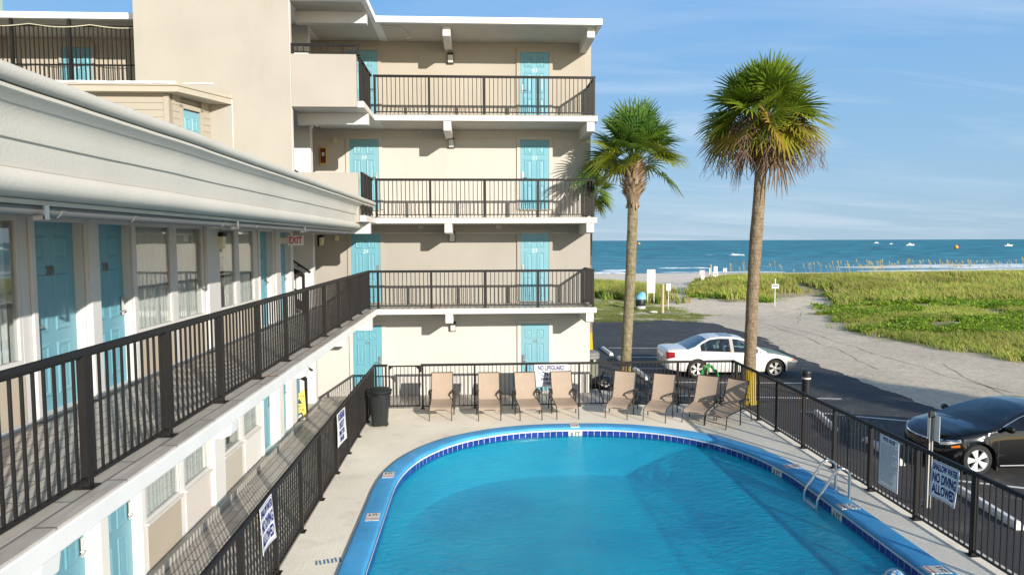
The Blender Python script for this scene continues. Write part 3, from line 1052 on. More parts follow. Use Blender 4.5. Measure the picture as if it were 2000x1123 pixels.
for x, y, s_, rz_ in ((-1.74, 13.25, '8 FT', 0.0), (-1.74, 11.20, '6 FT', 0.0), (2.40, 16.62, '8 FT', PI), (6.33, 13.25, '8 FT', -PI / 2), (6.33, 11.15, '6 FT', -PI / 2), (6.33, 8.88, '5 FT', -PI / 2)):
    M = tr(x, y, 0.056) @ rotz(rz_ + (0.04 if x < 0 else 0))
    dm = MB().box(-0.11, 0.11, -0.16, 0.16, -0.02, 0.0, M).build('depth_marker', WHITE, pool)
    m = MB().text(s_, 0.11, M @ tr(0, 0.06, 0.001), 0.75, 0.0012)
    for k in (-1, 1):
        m.box(-0.10, 0.10, k * 0.15 - 0.004, k * 0.15 + 0.004, 0.0005, 0.002, M)
    m.build('lettering', BLACK, dm)
    m = MB().text('NO DIVING', 0.05, M @ tr(0, -0.09, 0.001), 0.75, 0.0012)
    m.build('red_lettering', RED, dm)
m = MB()
bl = pool_loop(CW + 0.011)
rows = [[(p[0], p[1], z) for p in bl] for z in (-0.28, -1.15)]
m.grid(rows, close_u=True)
m.bm.faces.new([m.bm.verts.new((p[0], p[1], -1.15)) for p in bl])
m.build('basin', PLAST, pool)
m = MB()
for k in range(7):
    x = -2.33 + k * 0.055
    m.box(x, x + 0.028, 9.66, 9.80, 0.001, 0.004, tr(-2.2, 9.7, 0) @ rotz(0.25 + 0.1 * (k % 2)) @ tr(2.2, -9.7, 0))
tag(m.build('deck_marking', mat('faded_blue_paint', (0.16, 0.30, 0.42), rough=0.8, var=0.3), None), kind='structure')

# water
mw, nt, out = nt_new('pool_water_material')
tc_ = coords(nt)
n1 = noise_t(nt, coords(nt, (1, 1.9, 1), rot=(0, 0, -0.5)), 5.0, 5, 0.6, 0.6)
n2 = noise_t(nt, tc_, 0.45, 3)
bp = bump(nt, n1, 0.75, 0.05)
df = N(nt, 'ShaderNodeBsdfDiffuse')
nt.links.new(mixc(nt, ramp(nt, n2, [(0.35, 0.0), (0.7, 1.0)]), (0.0, 0.265, 0.47), (0.0, 0.46, 0.64)), df.inputs[0])
nt.links.new(bp, df.inputs['Normal'])
tp = N(nt, 'ShaderNodeBsdfTransparent')
tp.inputs[0].default_value = (0.0, 0.82, 0.92, 1)
gl = N(nt, 'ShaderNodeBsdfGlossy')
inp(gl, Roughness=0.06)
nt.links.new(bp, gl.inputs['Normal'])
fr = N(nt, 'ShaderNodeFresnel')
inp(fr, IOR=1.33)
nt.links.new(bp, fr.inputs['Normal'])
fm_ = N(nt, 'ShaderNodeMath', operation='MULTIPLY')
fm_.inputs[1].default_value = 0.15
nt.links.new(fr.outputs[0], fm_.inputs[0])
a1 = N(nt, 'ShaderNodeMixShader')
a1.inputs[0].default_value = 0.52
nt.links.new(tp.outputs[0], a1.inputs[1])
nt.links.new(df.outputs[0], a1.inputs[2])
a2 = N(nt, 'ShaderNodeMixShader')
nt.links.new(fm_.outputs[0], a2.inputs[0])
nt.links.new(a1.outputs[0], a2.inputs[1])
nt.links.new(gl.outputs[0], a2.inputs[2])
nt.links.new(a2.outputs[0], out.inputs[0])
WL = -0.165
m = MB()
m.bm.faces.new([m.bm.verts.new((p[0], p[1], WL)) for p in pool_loop(CW + 0.010)])
tag(m.build('pool_water', mw), kind='structure')

# deck: ring of concrete round the pool
DECKM = mat('pool_deck_concrete', (0.92, 0.83, 0.68), rough=0.9, var=0.10, vscale=0.55, fine=22, bmp=0.45, bdist=0.012, stain=0.35, staincol=(0.34, 0.30, 0.25))
cx0, cy0 = PCX, 8.0
ang_pts = []
ld = pool_loop(0.02)
corners = [(DECK_X0, DECK_Y0), (DECK_X1, DECK_Y0), (DECK_X1, DECK_Y1), (DECK_X0, DECK_Y1)]
def to_rect(px_, py_):
    dx, dy = px_ - cx0, py_ - cy0
    ts = []
    if dx > 0: ts.append((DECK_X1 - cx0) / dx)
    if dx < 0: ts.append((DECK_X0 - cx0) / dx)
    if dy > 0: ts.append((DECK_Y1 - cy0) / dy)
    if dy < 0: ts.append((DECK_Y0 - cy0) / dy)
    t = min(ts)
    return (cx0 + dx * t, cy0 + dy * t)
outer = [list(to_rect(*p)) for p in ld]
for c in corners:
    i = min(range(len(outer)), key=lambda k: math.hypot(outer[k][0] - c[0], outer[k][1] - c[1]))
    outer[i] = list(c)
rows = []
for k in range(9):
    u = k / 8
    rows.append([(a[0] + (b[0] - a[0]) * u, a[1] + (b[1] - a[1]) * u, 0.0) for a, b in zip(ld, outer)])
rows.append([(b[0], b[1], -0.25) for b in outer])
tag(MB().grid(rows, close_u=True).build('pool_deck', DECKM), kind='structure')
m = MB().box(7.302, 7.40, DECK_Y0, 18.9, -0.25, 0.012)
tag(m.build('deck_kerb', CONC, bevel=0.012), kind='structure')
m = MB()
m.box(-4.6, -2.803, -3.0, 18.8, -0.12, 0.0)
m.prism([(-4.6, 18.803), (3.44, 18.803), (3.62, 19.4), (3.75, 20.9), (3.42, 20.9), (-4.6, 20.46)], 'z', -0.12, 0.0)
tag(m.build('walkway', PLANK), kind='structure')
m = MB().prism([(3.46, 18.81), (3.66, 19.4), (3.85, 20.9), (4.25, 20.6), (4.05, 18.9)], 'z', -0.2, -0.03)
tag(m.build('ramp', CONC), kind='structure')

# ------------------------------------------------------------------ pool fence
fence = thing('pool_fence', 'black metal picket fence with a gate around the pool deck', 'fence', (2.2, 18.75, 0))
FH = 1.24
rail_run(fence, (-1.52, 18.75), (7.2, 18.75), 0.0, FH, posts=[0.03, 1.46, 2.89, 4.36, 5.72, 7.15, 8.70], name='fence_run', bar=0.008, postw=0.024, topr=0.026)
rail_run(fence, (-2.80, 18.75), (-2.46, 18.75), 0.0, FH, posts=[0.03, 0.31], name='fence_run', bar=0.008, postw=0.024, topr=0.026)
ysR = [16.98, 15.93, 14.58, 13.25, 11.98, 10.67, 9.37, 8.05, 6.7]
rail_run(fence, (7.2, 18.75), (7.2, -2.0), 0.0, FH, posts=[0.25, 18.75 - 18.1] + [18.75 - y for y in ysR], name='fence_run', bar=0.009, postw=0.03)
ysL = [17.42, 16.10, 14.83, 13.55, 12.15, 10.79, 9.42, 8.05, 6.7]
rail_run(fence, (-2.80, 18.75), (-2.80, -2.0), 0.0, FH, posts=[18.75 - y for y in ysL], name='fence_run', bar=0.009, postw=0.03)
# gate between two posts
m = MB()
gx0, gx1, gy = -2.40, -1.58, 18.75
for z in (0.09, FH - 0.05):
    m.box(gx0, gx1, gy - 0.016, gy + 0.016, z - 0.018, z + 0.018)
for x in (gx0, gx1):
    m.box(x - 0.018, x + 0.018, gy - 0.018, gy + 0.018, 0.07, FH - 0.03)
for i in range(1, 8):
    x = gx0 + (gx1 - gx0) * i / 8
    m.box(x - 0.008, x + 0.008, gy - 0.008, gy + 0.008, 0.09, FH - 0.05)
for sx, x in ((1, gx0), (-1, gx1)):
    m.prism([(x, FH - 0.07), (x + sx * 0.10, FH - 0.07), (x, FH - 0.17)], 'y', gy - 0.01, gy + 0.01)
g = m.build('gate', BLACK, fence)
m = MB().box(gx1 + 0.005, gx1 + 0.06, gy - 0.035, gy + 0.03, FH - 0.22, FH - 0.04)
m.build('latch', BLACK, g, bevel=0.006)

# ------------------------------------------------------------------ signs on the fence
SIGNW = mat('sign_white', (0.80, 0.80, 0.80))
NAVY = mat('sign_navy', (0.010, 0.014, 0.15), rough=0.6, var=0.05, spec=0.1)
def sign(label, loc, rz, w_, h_, lines, bend=0.0, skew=0.0, cat='sign', group=None, name='pool_sign', border=True, thick=0.006):
    t = thing(name, label, cat, loc, rz, group)
    m = MB()
    nn = 14
    def P(u, v, off=0.0):
        y = -bend * (u - 0.5) ** 2 * 4 * (1 - v) - 0.010 * math.sin(3 * u + 2 * v) * (1 if bend else 0)
        return Vector(((u - 0.5) * w_, y - off, (v - 0.5) * h_ + skew * (u - 0.5)))
    for off in (0.0, thick):
        m.grid([[P(i / nn, j / nn, off) for i in range(nn + 1)] for j in range(nn + 1)])
    for j in range(nn):
        for u in (0, 1):
            m.quad(P(u, j / nn), P(u, (j + 1) / nn), P(u, (j + 1) / nn, thick), P(u, j / nn, thick))
            m.quad(P(j / nn, u), P((j + 1) / nn, u), P((j + 1) / nn, u, thick), P(j / nn, u, thick))
    bd = m.build('sign_board', SIGNW, t, world=False)
    m = MB()
    for txt, u, v, size, sx in lines:
        m.text(txt, size, tr((u - 0.5) * w_, 0, (v - 0.5) * h_) @ rotx(PI / 2), sx, 0.0008, bold=0.032)
    if border:
        e = 0.025
        for k in range(40):
            a, b = k / 40, (k + 1) / 40
            for v0 in (0.03, 0.97):
                m.quad(*[Vector(((q - 0.5) * w_ * 0.93, 0, (v0 - 0.5) * h_ + s_)) for q, s_ in ((a, -0.003), (b, -0.003), (b, 0.003), (a, 0.003))])
            for u0 in (-0.465, 0.465):
                m.quad(*[Vector((u0 * w_ + s_, 0, (q - 0.5) * h_ * 0.94)) for q, s_ in ((a, -0.003), (a, 0.003), (b, 0.003), (b, -0.003))])
    for v in m.bm.verts:
        u, vv = v.co.x / w_ + 0.5, v.co.z / h_ + 0.5
        p = P(u, vv, thick + 0.0025 - v.co.y)
        v.co = p
    m.build('lettering', NAVY, t, world=False, fix=False)
    return t
LG = [('NO LIFEGUARD', .5, .84, .185, .56), ('ON DUTY', .5, .57, .185, .62), ('SWIM AT YOUR', .5, .34, .13, .62), ('OWN RISK', .5, .14, .13, .64)]
LGs = [('NO LIFEGUARD', .5, .84, .19, .53), ('ON DUTY', .5, .57, .19, .60), ('SWIM AT YOUR', .5, .34, .14, .56), ('OWN RISK', .5, .14, .14, .60)]
NDV = [('SHALLOW WATER', .5, .83, .14, .43), ('NO DIVING', .5, .54, .205, .47), ('ALLOWED', .5, .23, .205, .50)]
sign('white NO LIFEGUARD ON DUTY sign behind the fourth lounger on the back fence', (2.05, 18.715, 0.88), 0, 0.92, 0.62, LG, border=False, group='pool safety signs')
sign('NO LIFEGUARD ON DUTY sign near the black bin on the dark left fence', (-2.755, 13.85, 0.86), PI / 2, 0.90, 0.66, LGs, 0.02, -0.06, border=False, group='pool safety signs')
sign('curling white NO DIVING sign on the nearer part of the left fence', (-2.755, 8.86, 0.94), PI / 2, 0.56, 0.60, NDV, 0.04, 0.0, group='pool safety signs')
sign('bent white SHALLOW WATER NO DIVING ALLOWED sign near the metal post on the right fence', (7.155, 9.92, 0.88), -PI / 2, 0.57, 0.58, NDV, 0.05, 0.0, group='pool safety signs')
pr_ = sign('tall white POOL RULES board with small print on the right fence', (7.155, 11.36, 0.72), -PI / 2, 0.55, 0.90, [('POOL RULES', .5, .93, .085, .72)], 0.0, 0.0, group='pool safety signs')
m = MB()
rr = random.Random(5)
m.box(-0.255, 0.255, -0.0085, -0.0065, 0.335, 0.340)
for k in range(26):
    z = 0.305 - k * 0.0265
    x = -0.23
    end = rr.uniform(0.05, 0.23)
    while x < end:
        wl_ = rr.uniform(0.02, 0.06)
        m.box(x, min(x + wl_, 0.235), -0.0085, -0.0065, z - 0.0055, z + 0.0055)
        x += wl_ + 0.012
m.build('small_print', mat('print_grey', (0.16, 0.17, 0.24), rough=0.5), pr_, world=False)

# ------------------------------------------------------------------ pool ladder
ld_ = thing('pool_ladder', 'curved stainless steel pool ladder on the right edge', 'ladder', (6.3, 11.8, 0.06))
for y in (12.03, 11.56):
    pts = [(6.58, y, 0.0), (6.58, y, 0.42)]
    for k in range(1, 9):
        a = PI * 0.80 * k / 8
        pts.append((6.58 - 0.15 * (1 - math.cos(a)), y, 0.42 + 0.15 * math.sin(a)))
    x_, z_ = pts[-1][0], pts[-1][2]
    pts += [(6.10, y, 0.16), (6.04, y, 0.09), (6.005, y, 0.0), (6.0, y, -0.12), (6.0, y, -0.9)]
    MB().tube(pts, 0.024, 12).build('handrail', STEEL, ld_, smooth=True)
    MB().lathe([(0.05, 0), (0.05, 0.012), (0.028, 0.03)], 14, tr(6.58, y, 0.0)).build('flange', STEEL, ld_, smooth=True)
for z in (-0.15, -0.42, -0.7):
    MB().box(5.97, 6.05, 11.58, 12.01, z - 0.015, z + 0.012).build('step', STEEL, ld_, bevel=0.005)

# pool cleaner showing at the bottom edge of the picture
fl = thing('pool_cleaner', 'blue and white domed pool cleaner floating at the near right edge', 'pool cleaner', (5.86, 9.06, WL))
m = MB()
m.lathe([(0.17, -0.06), (0.175, 0.0), (0.15, 0.03), (0.135, 0.05)], 24, cap=True)
m.build('body', WHITE, fl, smooth=True, world=False)
m = MB()
for k in range(0, 12, 2):
    a0, a1 = 2 * PI * k / 12, 2 * PI * (k + 1) / 12
    m.grid([[(r_ * math.cos(a), r_ * math.sin(a), z) for a in (a0, (a0 + a1) / 2, a1)] for r_, z in ((0.137, 0.05), (0.12, 0.10), (0.07, 0.135), (0.01, 0.145))])
m.build('blue_panels', BLUEP, fl, smooth=True, world=False)
m = MB()
for k in range(1, 12, 2):
    a0, a1 = 2 * PI * k / 12, 2 * PI * (k + 1) / 12
    m.grid([[(r_ * math.cos(a), r_ * math.sin(a), z) for a in (a0, (a0 + a1) / 2, a1)] for r_, z in ((0.137, 0.05), (0.12, 0.10), (0.07, 0.135), (0.01, 0.145))])
m.build('white_panels', WHITE, fl, smooth=True, world=False)

# ------------------------------------------------------------------ loungers
SLING = mat('tan_sling', (0.385, 0.29, 0.215), rough=0.8, var=0.06, vscale=5, fine=180, bmp=0.2, bdist=0.002, vary=0.25, varycol=(0.46, 0.37, 0.29))
FRAME = mat('brown_black_frame', (0.035, 0.028, 0.023), rough=0.45, var=0.15)
def make_lounger():
    t = thing('sun_lounger', 'x', 'sun lounger', group='tan loungers along the back of the pool deck')
    seat = [(0.05, 0.26), (0.09, 0.31), (0.17, 0.335), (0.40, 0.345), (0.68, 0.365), (0.80, 0.385)]
    back = [(0.80, 0.385), (0.87, 0.46), (0.96, 0.66), (1.05, 0.86), (1.12, 1.03), (1.13, 1.045)]
    W2 = 0.275
    def sling(prof_, nm):
        m = MB()
        P = [Vector((0, a, b)) for a, b in prof_]
        rows_t, rows_b = [], []
        for i, p in enumerate(P):
            tt = (P[min(i + 1, len(P) - 1)] - P[max(i - 1, 0)]).normalized()
            nn = Vector((0, -tt.z, tt.y))
            for rows, o in ((rows_t, 0.004), (rows_b, -0.006)):
                rows.append([p + Vector((x * W2, 0, 0)) + nn * (o - 0.018 * (1 - (x) ** 2)) for x in (-1, -.66, -.33, 0, .33, .66, 1)])
        m.grid(rows_t)
        m.grid(rows_b)
        for s_ in (0, -1):
            for i in range(len(P) - 1):
                m.quad(rows_t[i][s_], rows_t[i + 1][s_], rows_b[i + 1][s_], rows_b[i][s_])
        for i in (0, -1):
            for k in range(6):
                m.quad(rows_t[i][k], rows_t[i][k + 1], rows_b[i][k + 1], rows_b[i][k])
        return m.build(nm, SLING, t, smooth=True, world=False, angle=50)
    sling(seat, 'seat')
    sling(back, 'backrest')
    for s_ in (-1, 1):
        x = s_ * 0.285
        m = MB()
        m.tube([(x, 0.0, 0.0), (x, 0.03, 0.20), (x, 0.07, 0.29), (x, 0.17, 0.33), (x, 0.40, 0.34), (x, 0.68, 0.36), (x, 0.84, 0.40)], 0.0135, 8)
        m.tube([(x, 0.80, 0.37), (x, 0.87, 0.46), (x, 0.96, 0.66), (x, 1.05, 0.86), (x, 1.125, 1.04)], 0.013, 8)
        m.build('side_frame', FRAME, t, smooth=True, world=False)
        xa = s_ * 0.325
        m = MB()
        m.tube([(xa, 0.60, 0.545), (xa, 0.68, 0.60), (xa, 0.80, 0.615), (xa, 1.0, 0.60), (xa, 1.06, 0.575)], [0.026, 0.032, 0.033, 0.030, 0.024], 8, flat=0.5)
        m.build('armrest', FRAME, t, smooth=True, world=False)
        m = MB().tube([(xa, 0.64, 0.0), (xa, 0.64, 0.40), (xa, 0.65, 0.57)], 0.016, 8)
        m.build('leg', FRAME, t, smooth=True, world=False)
        m = MB().tube([(xa, 1.24, 0.0), (xa, 1.14, 0.33), (xa, 1.04, 0.59)], 0.016, 8)
        m.build('leg', FRAME, t, smooth=True, world=False)
        for q in ([(s_ * 0.285, 0.66, 0.36), (xa, 0.64, 0.36)], [(xa, 0.65, 0.33), (xa, 1.14, 0.335)], [(s_ * 0.27, 0.93, 0.60), (s_ * 0.30, 0.80, 0.545), (s_ * 0.318, 0.70, 0.59)]):
            MB().tube(q, 0.012, 6).build('brace', FRAME, t, smooth=True, world=False)
    for x_, y_, z_ in ((0.285, 0.075, 0.262), (0.285, 0.80, 0.345), (0.285, 1.125, 1.04), (0.325, 1.14, 0.335)):
        MB().tube([(-x_, y_, z_), (x_, y_, z_)], 0.012, 8).build('cross_bar', FRAME, t, smooth=True, world=False)
    return t
ch0 = make_lounger()
CH = [(-0.94, 17.42, 0.0, 'tan lounger standing closest to the gate and the black bin'),
      (0.32, 17.33, 0.0, 'tan lounger facing straight ahead, second along from the gate'),
      (1.385, 17.31, 0.08, 'tan lounger just to the left of the NO LIFEGUARD sign, slightly turned'),
      (2.34, 17.35, 0.04, 'tan lounger covering the corner of the NO LIFEGUARD sign'),
      (3.59, 17.32, -0.42, 'tan lounger standing in front of the shorter palm with a yellow foot'),
      (4.485, 16.94, -0.50, 'tan lounger between the shorter palm and the green hose'),
      (5.415, 16.72, -0.66, 'tan lounger with the green hose hanging behind its back'),
      (5.85, 16.34, -0.86, 'tan lounger in the fence corner, striped by the shadow of the pickets')]
for i, (x, y, rz, lab) in enumerate(CH):
    o = ch0 if i == 0 else copy_tree(ch0)
    o.location = (x, y, 0.0)
    o.rotation_euler = (0, 0, rz)
    o['label'] = lab

# ------------------------------------------------------------------ bins, hose, small things
BINP = mat('black_bin_plastic', (0.018, 0.022, 0.022), rough=0.45, var=0.15, spec=0.4)
bn = thing('waste_bin', 'black plastic waste bin with a flared lid in the fence corner by the gate', 'bin', (-2.42, 17.0, 0))
m = MB()
rows = []
for z, a, b in ((0.06, 0.18, 0.19), (0.10, 0.19, 0.20), (0.75, 0.24, 0.25), (0.86, 0.25, 0.26)):
    row = []
    for k in range(28):
        q = 2 * PI * k / 28
        c, s_ = math.cos(q), math.sin(q)
        row.append((a * math.copysign(abs(c) ** 0.55, c), b * math.copysign(abs(s_) ** 0.55, s_), z))
    rows.append(row)
m.grid(rows, close_u=True)
m.bm.faces.new([m.bm.verts.new(p) for p in rows[0]])
m.build('body', BINP, bn, smooth=True, world=False)
m = MB()
m.lathe([(0.27, 0.85), (0.305, 0.88), (0.31, 0.92), (0.27, 0.955), (0.13, 0.985), (0.0, 0.99)], 28, cap=False)
m.build('lid', BINP, bn, smooth=True, world=False)
for x in (-0.15, 0.15):
    MB().cyl((x, -0.02, 0.06), (x, 0.06, 0.06), 0.06, n=14).build('foot', BINP, bn, world=False, bevel=0.008)
m = MB().lathe([(0.26, 0.80), (0.295, 0.81), (0.295, 0.86), (0.26, 0.87)], 28)
m.build('rim', mat('black_bag', (0.012, 0.012, 0.013), rough=0.3, bmp=0.6, bdist=0.02, fine=15), bn, smooth=True, world=False)

hose = thing('garden_hose', 'bright green garden hose coiled on a hanger behind the back fence', 'hose', (6.55, 18.93, 0))
HG = mat('green_hose', (0.01, 0.40, 0.07), rough=0.35, var=0.08)
m = MB()
pts = []
rr = random.Random(3)
for k in range(240):
    q = 2 * PI * k / 30
    lap_ = k / 30
    rx_ = 0.22 + 0.02 * math.sin(lap_ * 2.3) + (0.05 if math.cos(q) < 0 else 0) * 0.5
    hz = 0.46 + 0.05 * math.sin(lap_ * 1.7 + 1)
    z = 0.78 + hz * math.cos(q) * (0.62 if math.cos(q) > 0 else 1.0)
    x = rx_ * math.sin(q) * (0.8 if math.cos(q) > 0.5 else 1.0) + 0.10 * (1 - math.cos(q)) * 0.5
    pts.append((x, 0.03 * math.sin(lap_ * 3.1) + 0.004 * lap_, max(z, 0.02)))
pts += [(0.2, 0.02, 0.12), (0.35, 0.05, 0.03), (0.6, 0.10, -0.05)]
m.tube(pts, 0.014, 8)
m.build('coil', HG, hose, smooth=True, world=False, angle=180)
m = MB()
m.tube([(-0.14, 0.02, 0.92), (-0.09, 0.02, 1.03), (0.03, 0.02, 1.07), (0.13, 0.02, 1.02), (0.17, 0.02, 0.92)], 0.05, 8, flat=0.35)
m.box(-0.02, 0.05, 0.03, 0.07, -0.1, 1.0)
m.build('hanger', mat('tan_hanger', (0.45, 0.36, 0.25), rough=0.6), hose, world=False)

wf = thing('wet_floor_sign', 'yellow folding wet floor sign at the foot of the stairs', 'sign', (-4.58, 17.72, 0.115), 0.35)
YEL = mat('yellow_plastic', (0.72, 0.52, 0.015), rough=0.4, var=0.05)
for s_ in (-1, 1):
    m = MB()
    Mx = rotx(s_ * 0.13)
    m.prism([(-0.16, 0.0), (-0.16, 0.05), (-0.08, 0.05), (-0.06, 0.10), (0.06, 0.10), (0.08, 0.05), (0.08, 0.0), (0.16, 0.0), (0.135, 0.66), (0.06, 0.66), (0.06, 0.60), (-0.06, 0.60), (-0.06, 0.66), (-0.135, 0.66)], 'y', -0.012, 0.012)
    m.bm.transform(tr(0, s_ * 0.088, 0) @ Mx)
    p = m.build('panel', YEL, wf, world=False)
    if s_ < 0:
        m = MB()
        m.text('CAUTION', 0.075, tr(0, -0.015, 0.52) @ rotx(PI / 2), 0.7, 0.002)
        m.text('WET', 0.10, tr(0, -0.015, 0.26) @ rotx(PI / 2), 0.8, 0.002)
        m.text('FLOOR', 0.10, tr(0, -0.015, 0.17) @ rotx(PI / 2), 0.7, 0.002)
        m.prism([(-0.07, 0.33), (0.07, 0.33), (0.0, 0.46)], 'y', -0.0145, -0.0125)
        m.bm.transform(tr(0, s_ * 0.088, 0) @ Mx)
        m.build('lettering', BLACK, p, world=False)

rb = thing('round_topped_bin', 'pebbled grey bin with a domed lid behind the corner of the building', 'bin', (3.72, 22.3, -0.12))
m = MB().lathe([(0.27, 0), (0.29, 0.05), (0.29, 0.72), (0.27, 0.76)], 22)
m.build('body', mat('pebbledash', (0.20, 0.20, 0.16), rough=0.9, var=0.3, fine=50, bmp=0.5), rb, smooth=True, world=False)
m = MB()
for k in range(4):
    q = PI / 4 + k * PI / 2
    m.box(-0.03, 0.03, -0.03, 0.03, 0.76, 0.85, tr(0.2 * math.cos(q), 0.2 * math.sin(q), 0))
m.build('lid_post', WHITE, rb, world=False)
m = MB().lathe([(0.30, 0.84), (0.33, 0.86), (0.335, 0.93), (0.32, 0.96), (0.335, 0.985), (0.31, 1.05), (0.2, 1.10), (0.0, 1.115)], 24, cap=False)
m.build('lid', mat('grey_lid', (0.20, 0.20, 0.19), rough=0.6, var=0.1), rb, smooth=True, world=False)
bb = thing('rubbish_bag', 'shiny black rubbish bag on the ground behind the building corner', 'bag', (3.98, 21.4, -0.12))
m = MB()
bmesh.ops.create_icosphere(m.bm, subdivisions=4, radius=0.34)
for v in m.bm.verts:
    p = v.co
    k = 1 + 0.22 * noise.noise(p * 4.0) + 0.10 * noise.noise(p * 11)
    v.co = Vector((p.x * k * 1.1, p.y * k, max(p.z * k * 0.75 + 0.2, 0.005)))
m.build('bag', mat('black_bag', (0.012, 0.012, 0.013)), bb, smooth=True, world=False, angle=180)
m = MB().tube([(0, 0, 0.42), (0.02, 0, 0.49), (0.07, 0.02, 0.55)], [0.03, 0.045, 0.07], 8)
m.build('tied_neck', mat('black_bag', (0.012, 0.012, 0.013)), bb, world=False)

bo = thing('bollard', 'stubby black bollard with a reflective band beside the white car', 'bollard', (9.94, 20.0, -0.1))
m = MB().lathe([(0.15, 0), (0.15, 0.02), (0.125, 0.04), (0.125, 0.68)], 20)
m.build('post', BINP, bo, smooth=True, world=False)
m = MB().lathe([(0.15, 0.68), (0.155, 0.71), (0.14, 0.76), (0.08, 0.79), (0.0, 0.80)], 20, cap=False)
m.build('cap', BINP, bo, smooth=True, world=False)
MB().lathe([(0.1275, 0.52), (0.1275, 0.57)], 20, cap=False).build('band', WHITE, bo, smooth=True, world=False)

sp_ = thing('sign_post', 'galvanised sign post seen edge on between the fence and the black car', 'sign post', (7.92, 11.4, -0.12))
m = MB()
m.prism([(-0.035, -0.02), (-0.02, 0.02), (0.02, 0.02), (0.035, -0.02), (0.02, -0.02), (0.012, 0.008), (-0.012, 0.008), (-0.02, -0.02)], 'z', 0, 1.72)
m.build('post', mat('galvanised', (0.50, 0.50, 0.48), rough=0.5, metal=0.6, var=0.15), sp_, world=False)
m = MB().box(0.045, 0.052, -0.16, 0.16, 1.22, 1.67)
m.build('sign_board', SIGNW, sp_, world=False, bevel=0.002)
m = MB().box(-0.04, 0.04, -0.025, 0.025, 1.62, 1.735)
m.build('cap', BINP, sp_, world=False)
# ------------------------------------------------------------------ land
GZ = -0.12
RIGHT_VEG = [(22.6, 14), (21.6, 20), (21.0, 25), (19.8, 29.2), (18.9, 31.7), (19.5, 35.6), (23.4, 44.9), (27.6, 51.8), (28.9, 56.6), (24.5, 54.0), (22.1, 51.2), (19.1, 51.3), (17.9, 55.5), (19.0, 62), (23.5, 72), (25.0, 79), (30, 86), (60, 88), (150, 90), (150, 14)]
LEFT_VEG = [(-20, 56), (9.8, 55.8), (11.9, 51.3), (13.5, 49.8), (15.2, 51.5), (16.2, 57), (17.4, 64), (15, 72), (8, 76), (-20, 78)]
LAWN = [(-20, 39.4), (11.0, 39.3), (13.4, 39.7), (14.6, 42.0), (14.2, 46.4), (12.6, 51.5), (9.8, 56), (-20, 57)]
LOT = [(3.4, -10), (7.42, -10), (7.42, 18.95), (4.0, 18.95), (3.4, 21), (3.4, 39.6), (8.2, 40.2), (11.2, 39.8), (12.4, 39.2), (13.5, 38.0), (13.9, 35.0), (13.3, 31.3), (12.95, 27.6), (12.8, 24.7), (12.9, 21.6), (12.8, 19.4), (12.9, 17.7), (13.3, 12.0), (13.8, 0.0), (13.8, -10)]

def inside(P, poly):
    x, y = P[:, 0], P[:, 1]
    r = np.zeros(len(P), bool)
    for (xa, ya), (xb, yb) in zip(poly, poly[1:] + poly[:1]):
        c = ((ya > y) != (yb > y))
        with np.errstate(divide='ignore', invalid='ignore'):
            r ^= c & (x < (xb - xa) * (y - ya) / (yb - ya + 1e-12) + xa)
    return r
def edge_dist(P, poly):
    d = np.full(len(P), 1e9)
    for a, b in zip(poly, poly[1:] + poly[:1]):
        a, b = np.array(a, float), np.array(b, float)
        ab = b - a
        t = np.clip(((P - a) @ ab) / (ab @ ab), 0, 1)
        q = a + t[:, None] * ab
        d = np.minimum(d, np.hypot(*(P - q).T))
    return d
def signed(P, poly):
    d = edge_dist(P, poly)
    return np.where(inside(P, poly), d, -d)
def sstep(a, b, x):
    t = np.clip((x - a) / (b - a), 0, 1)
    return t * t * (3 - 2 * t)
_rg = np.random.default_rng(4)
_tab = _rg.random((64, 64))
def vnoise(x, y):
    xi, yi = np.floor(x).astype(int), np.floor(y).astype(int)
    fx, fy = x - xi, y - yi
    fx, fy = fx * fx * (3 - 2 * fx), fy * fy * (3 - 2 * fy)
    g = lambda i, j: _tab[i % 64, j % 64]
    return (g(xi, yi) * (1 - fx) + g(xi + 1, yi) * fx) * (1 - fy) + (g(xi, yi + 1) * (1 - fx) + g(xi + 1, yi + 1) * fx) * fy
def fbm(x, y, o=4):
    s, a, t = 0, 0.5, 0
    for k in range(o):
        s = s + a * vnoise(x * 2 ** k + 17 * k, y * 2 ** k + 5 * k)
        t += a
        a *= 0.55
    return s / t
def ground_z(P):
    x, y = P[:, 0], P[:, 1]
    dr, dl = signed(P, RIGHT_VEG), signed(P, LEFT_VEG)
    z = np.full(len(P), GZ - 0.004)
    crest = np.exp(-((y - 66) / 11.0) ** 2)
    z = z + sstep(-0.5, 5, dr) * (0.16 + 0.30 * fbm(x * 0.13, y * 0.13) + (0.42 + 0.010 * np.clip(x - 25, 0, 60)) * crest)
    z = z + sstep(-0.5, 4, dl) * (0.10 + 0.25 * fbm(x * 0.2, y * 0.2))
    z = z - 0.45 * sstep(58, 90, y) - 1.88 * sstep(104, 136, y) - 3.0 * sstep(136, 170, y)
    open_ = sstep(0.5, 2.0, -dr) * sstep(44, 50, y)
    z = z + open_ * 0.06 * (fbm(x * 1.3, y * 1.3, 3) - 0.5)
    return z
def axis_(parts):
    return np.unique(np.concatenate([np.arange(a, b, s) for a, b, s in parts]))
GX = axis_([(-160, -20, 10), (-20, 2, 2), (2, 34, 0.3), (34, 70, 0.7), (70, 160, 3), (160, 420, 20)])
GY = axis_([(-60, -10, 5), (-10, 30, 0.8), (30, 62, 0.3), (62, 110, 0.6), (110, 172, 2.0)])
gx, gy = np.meshgrid(GX, GY)
P = np.stack([gx.ravel(), gy.ravel()], 1)
gz = ground_z(P)
hole = (P[:, 0] > -3.5) & (P[:, 0] < 7.0) & (P[:, 1] < 18.5) & (P[:, 1] > -2.8)
gz[hole] = -2.2
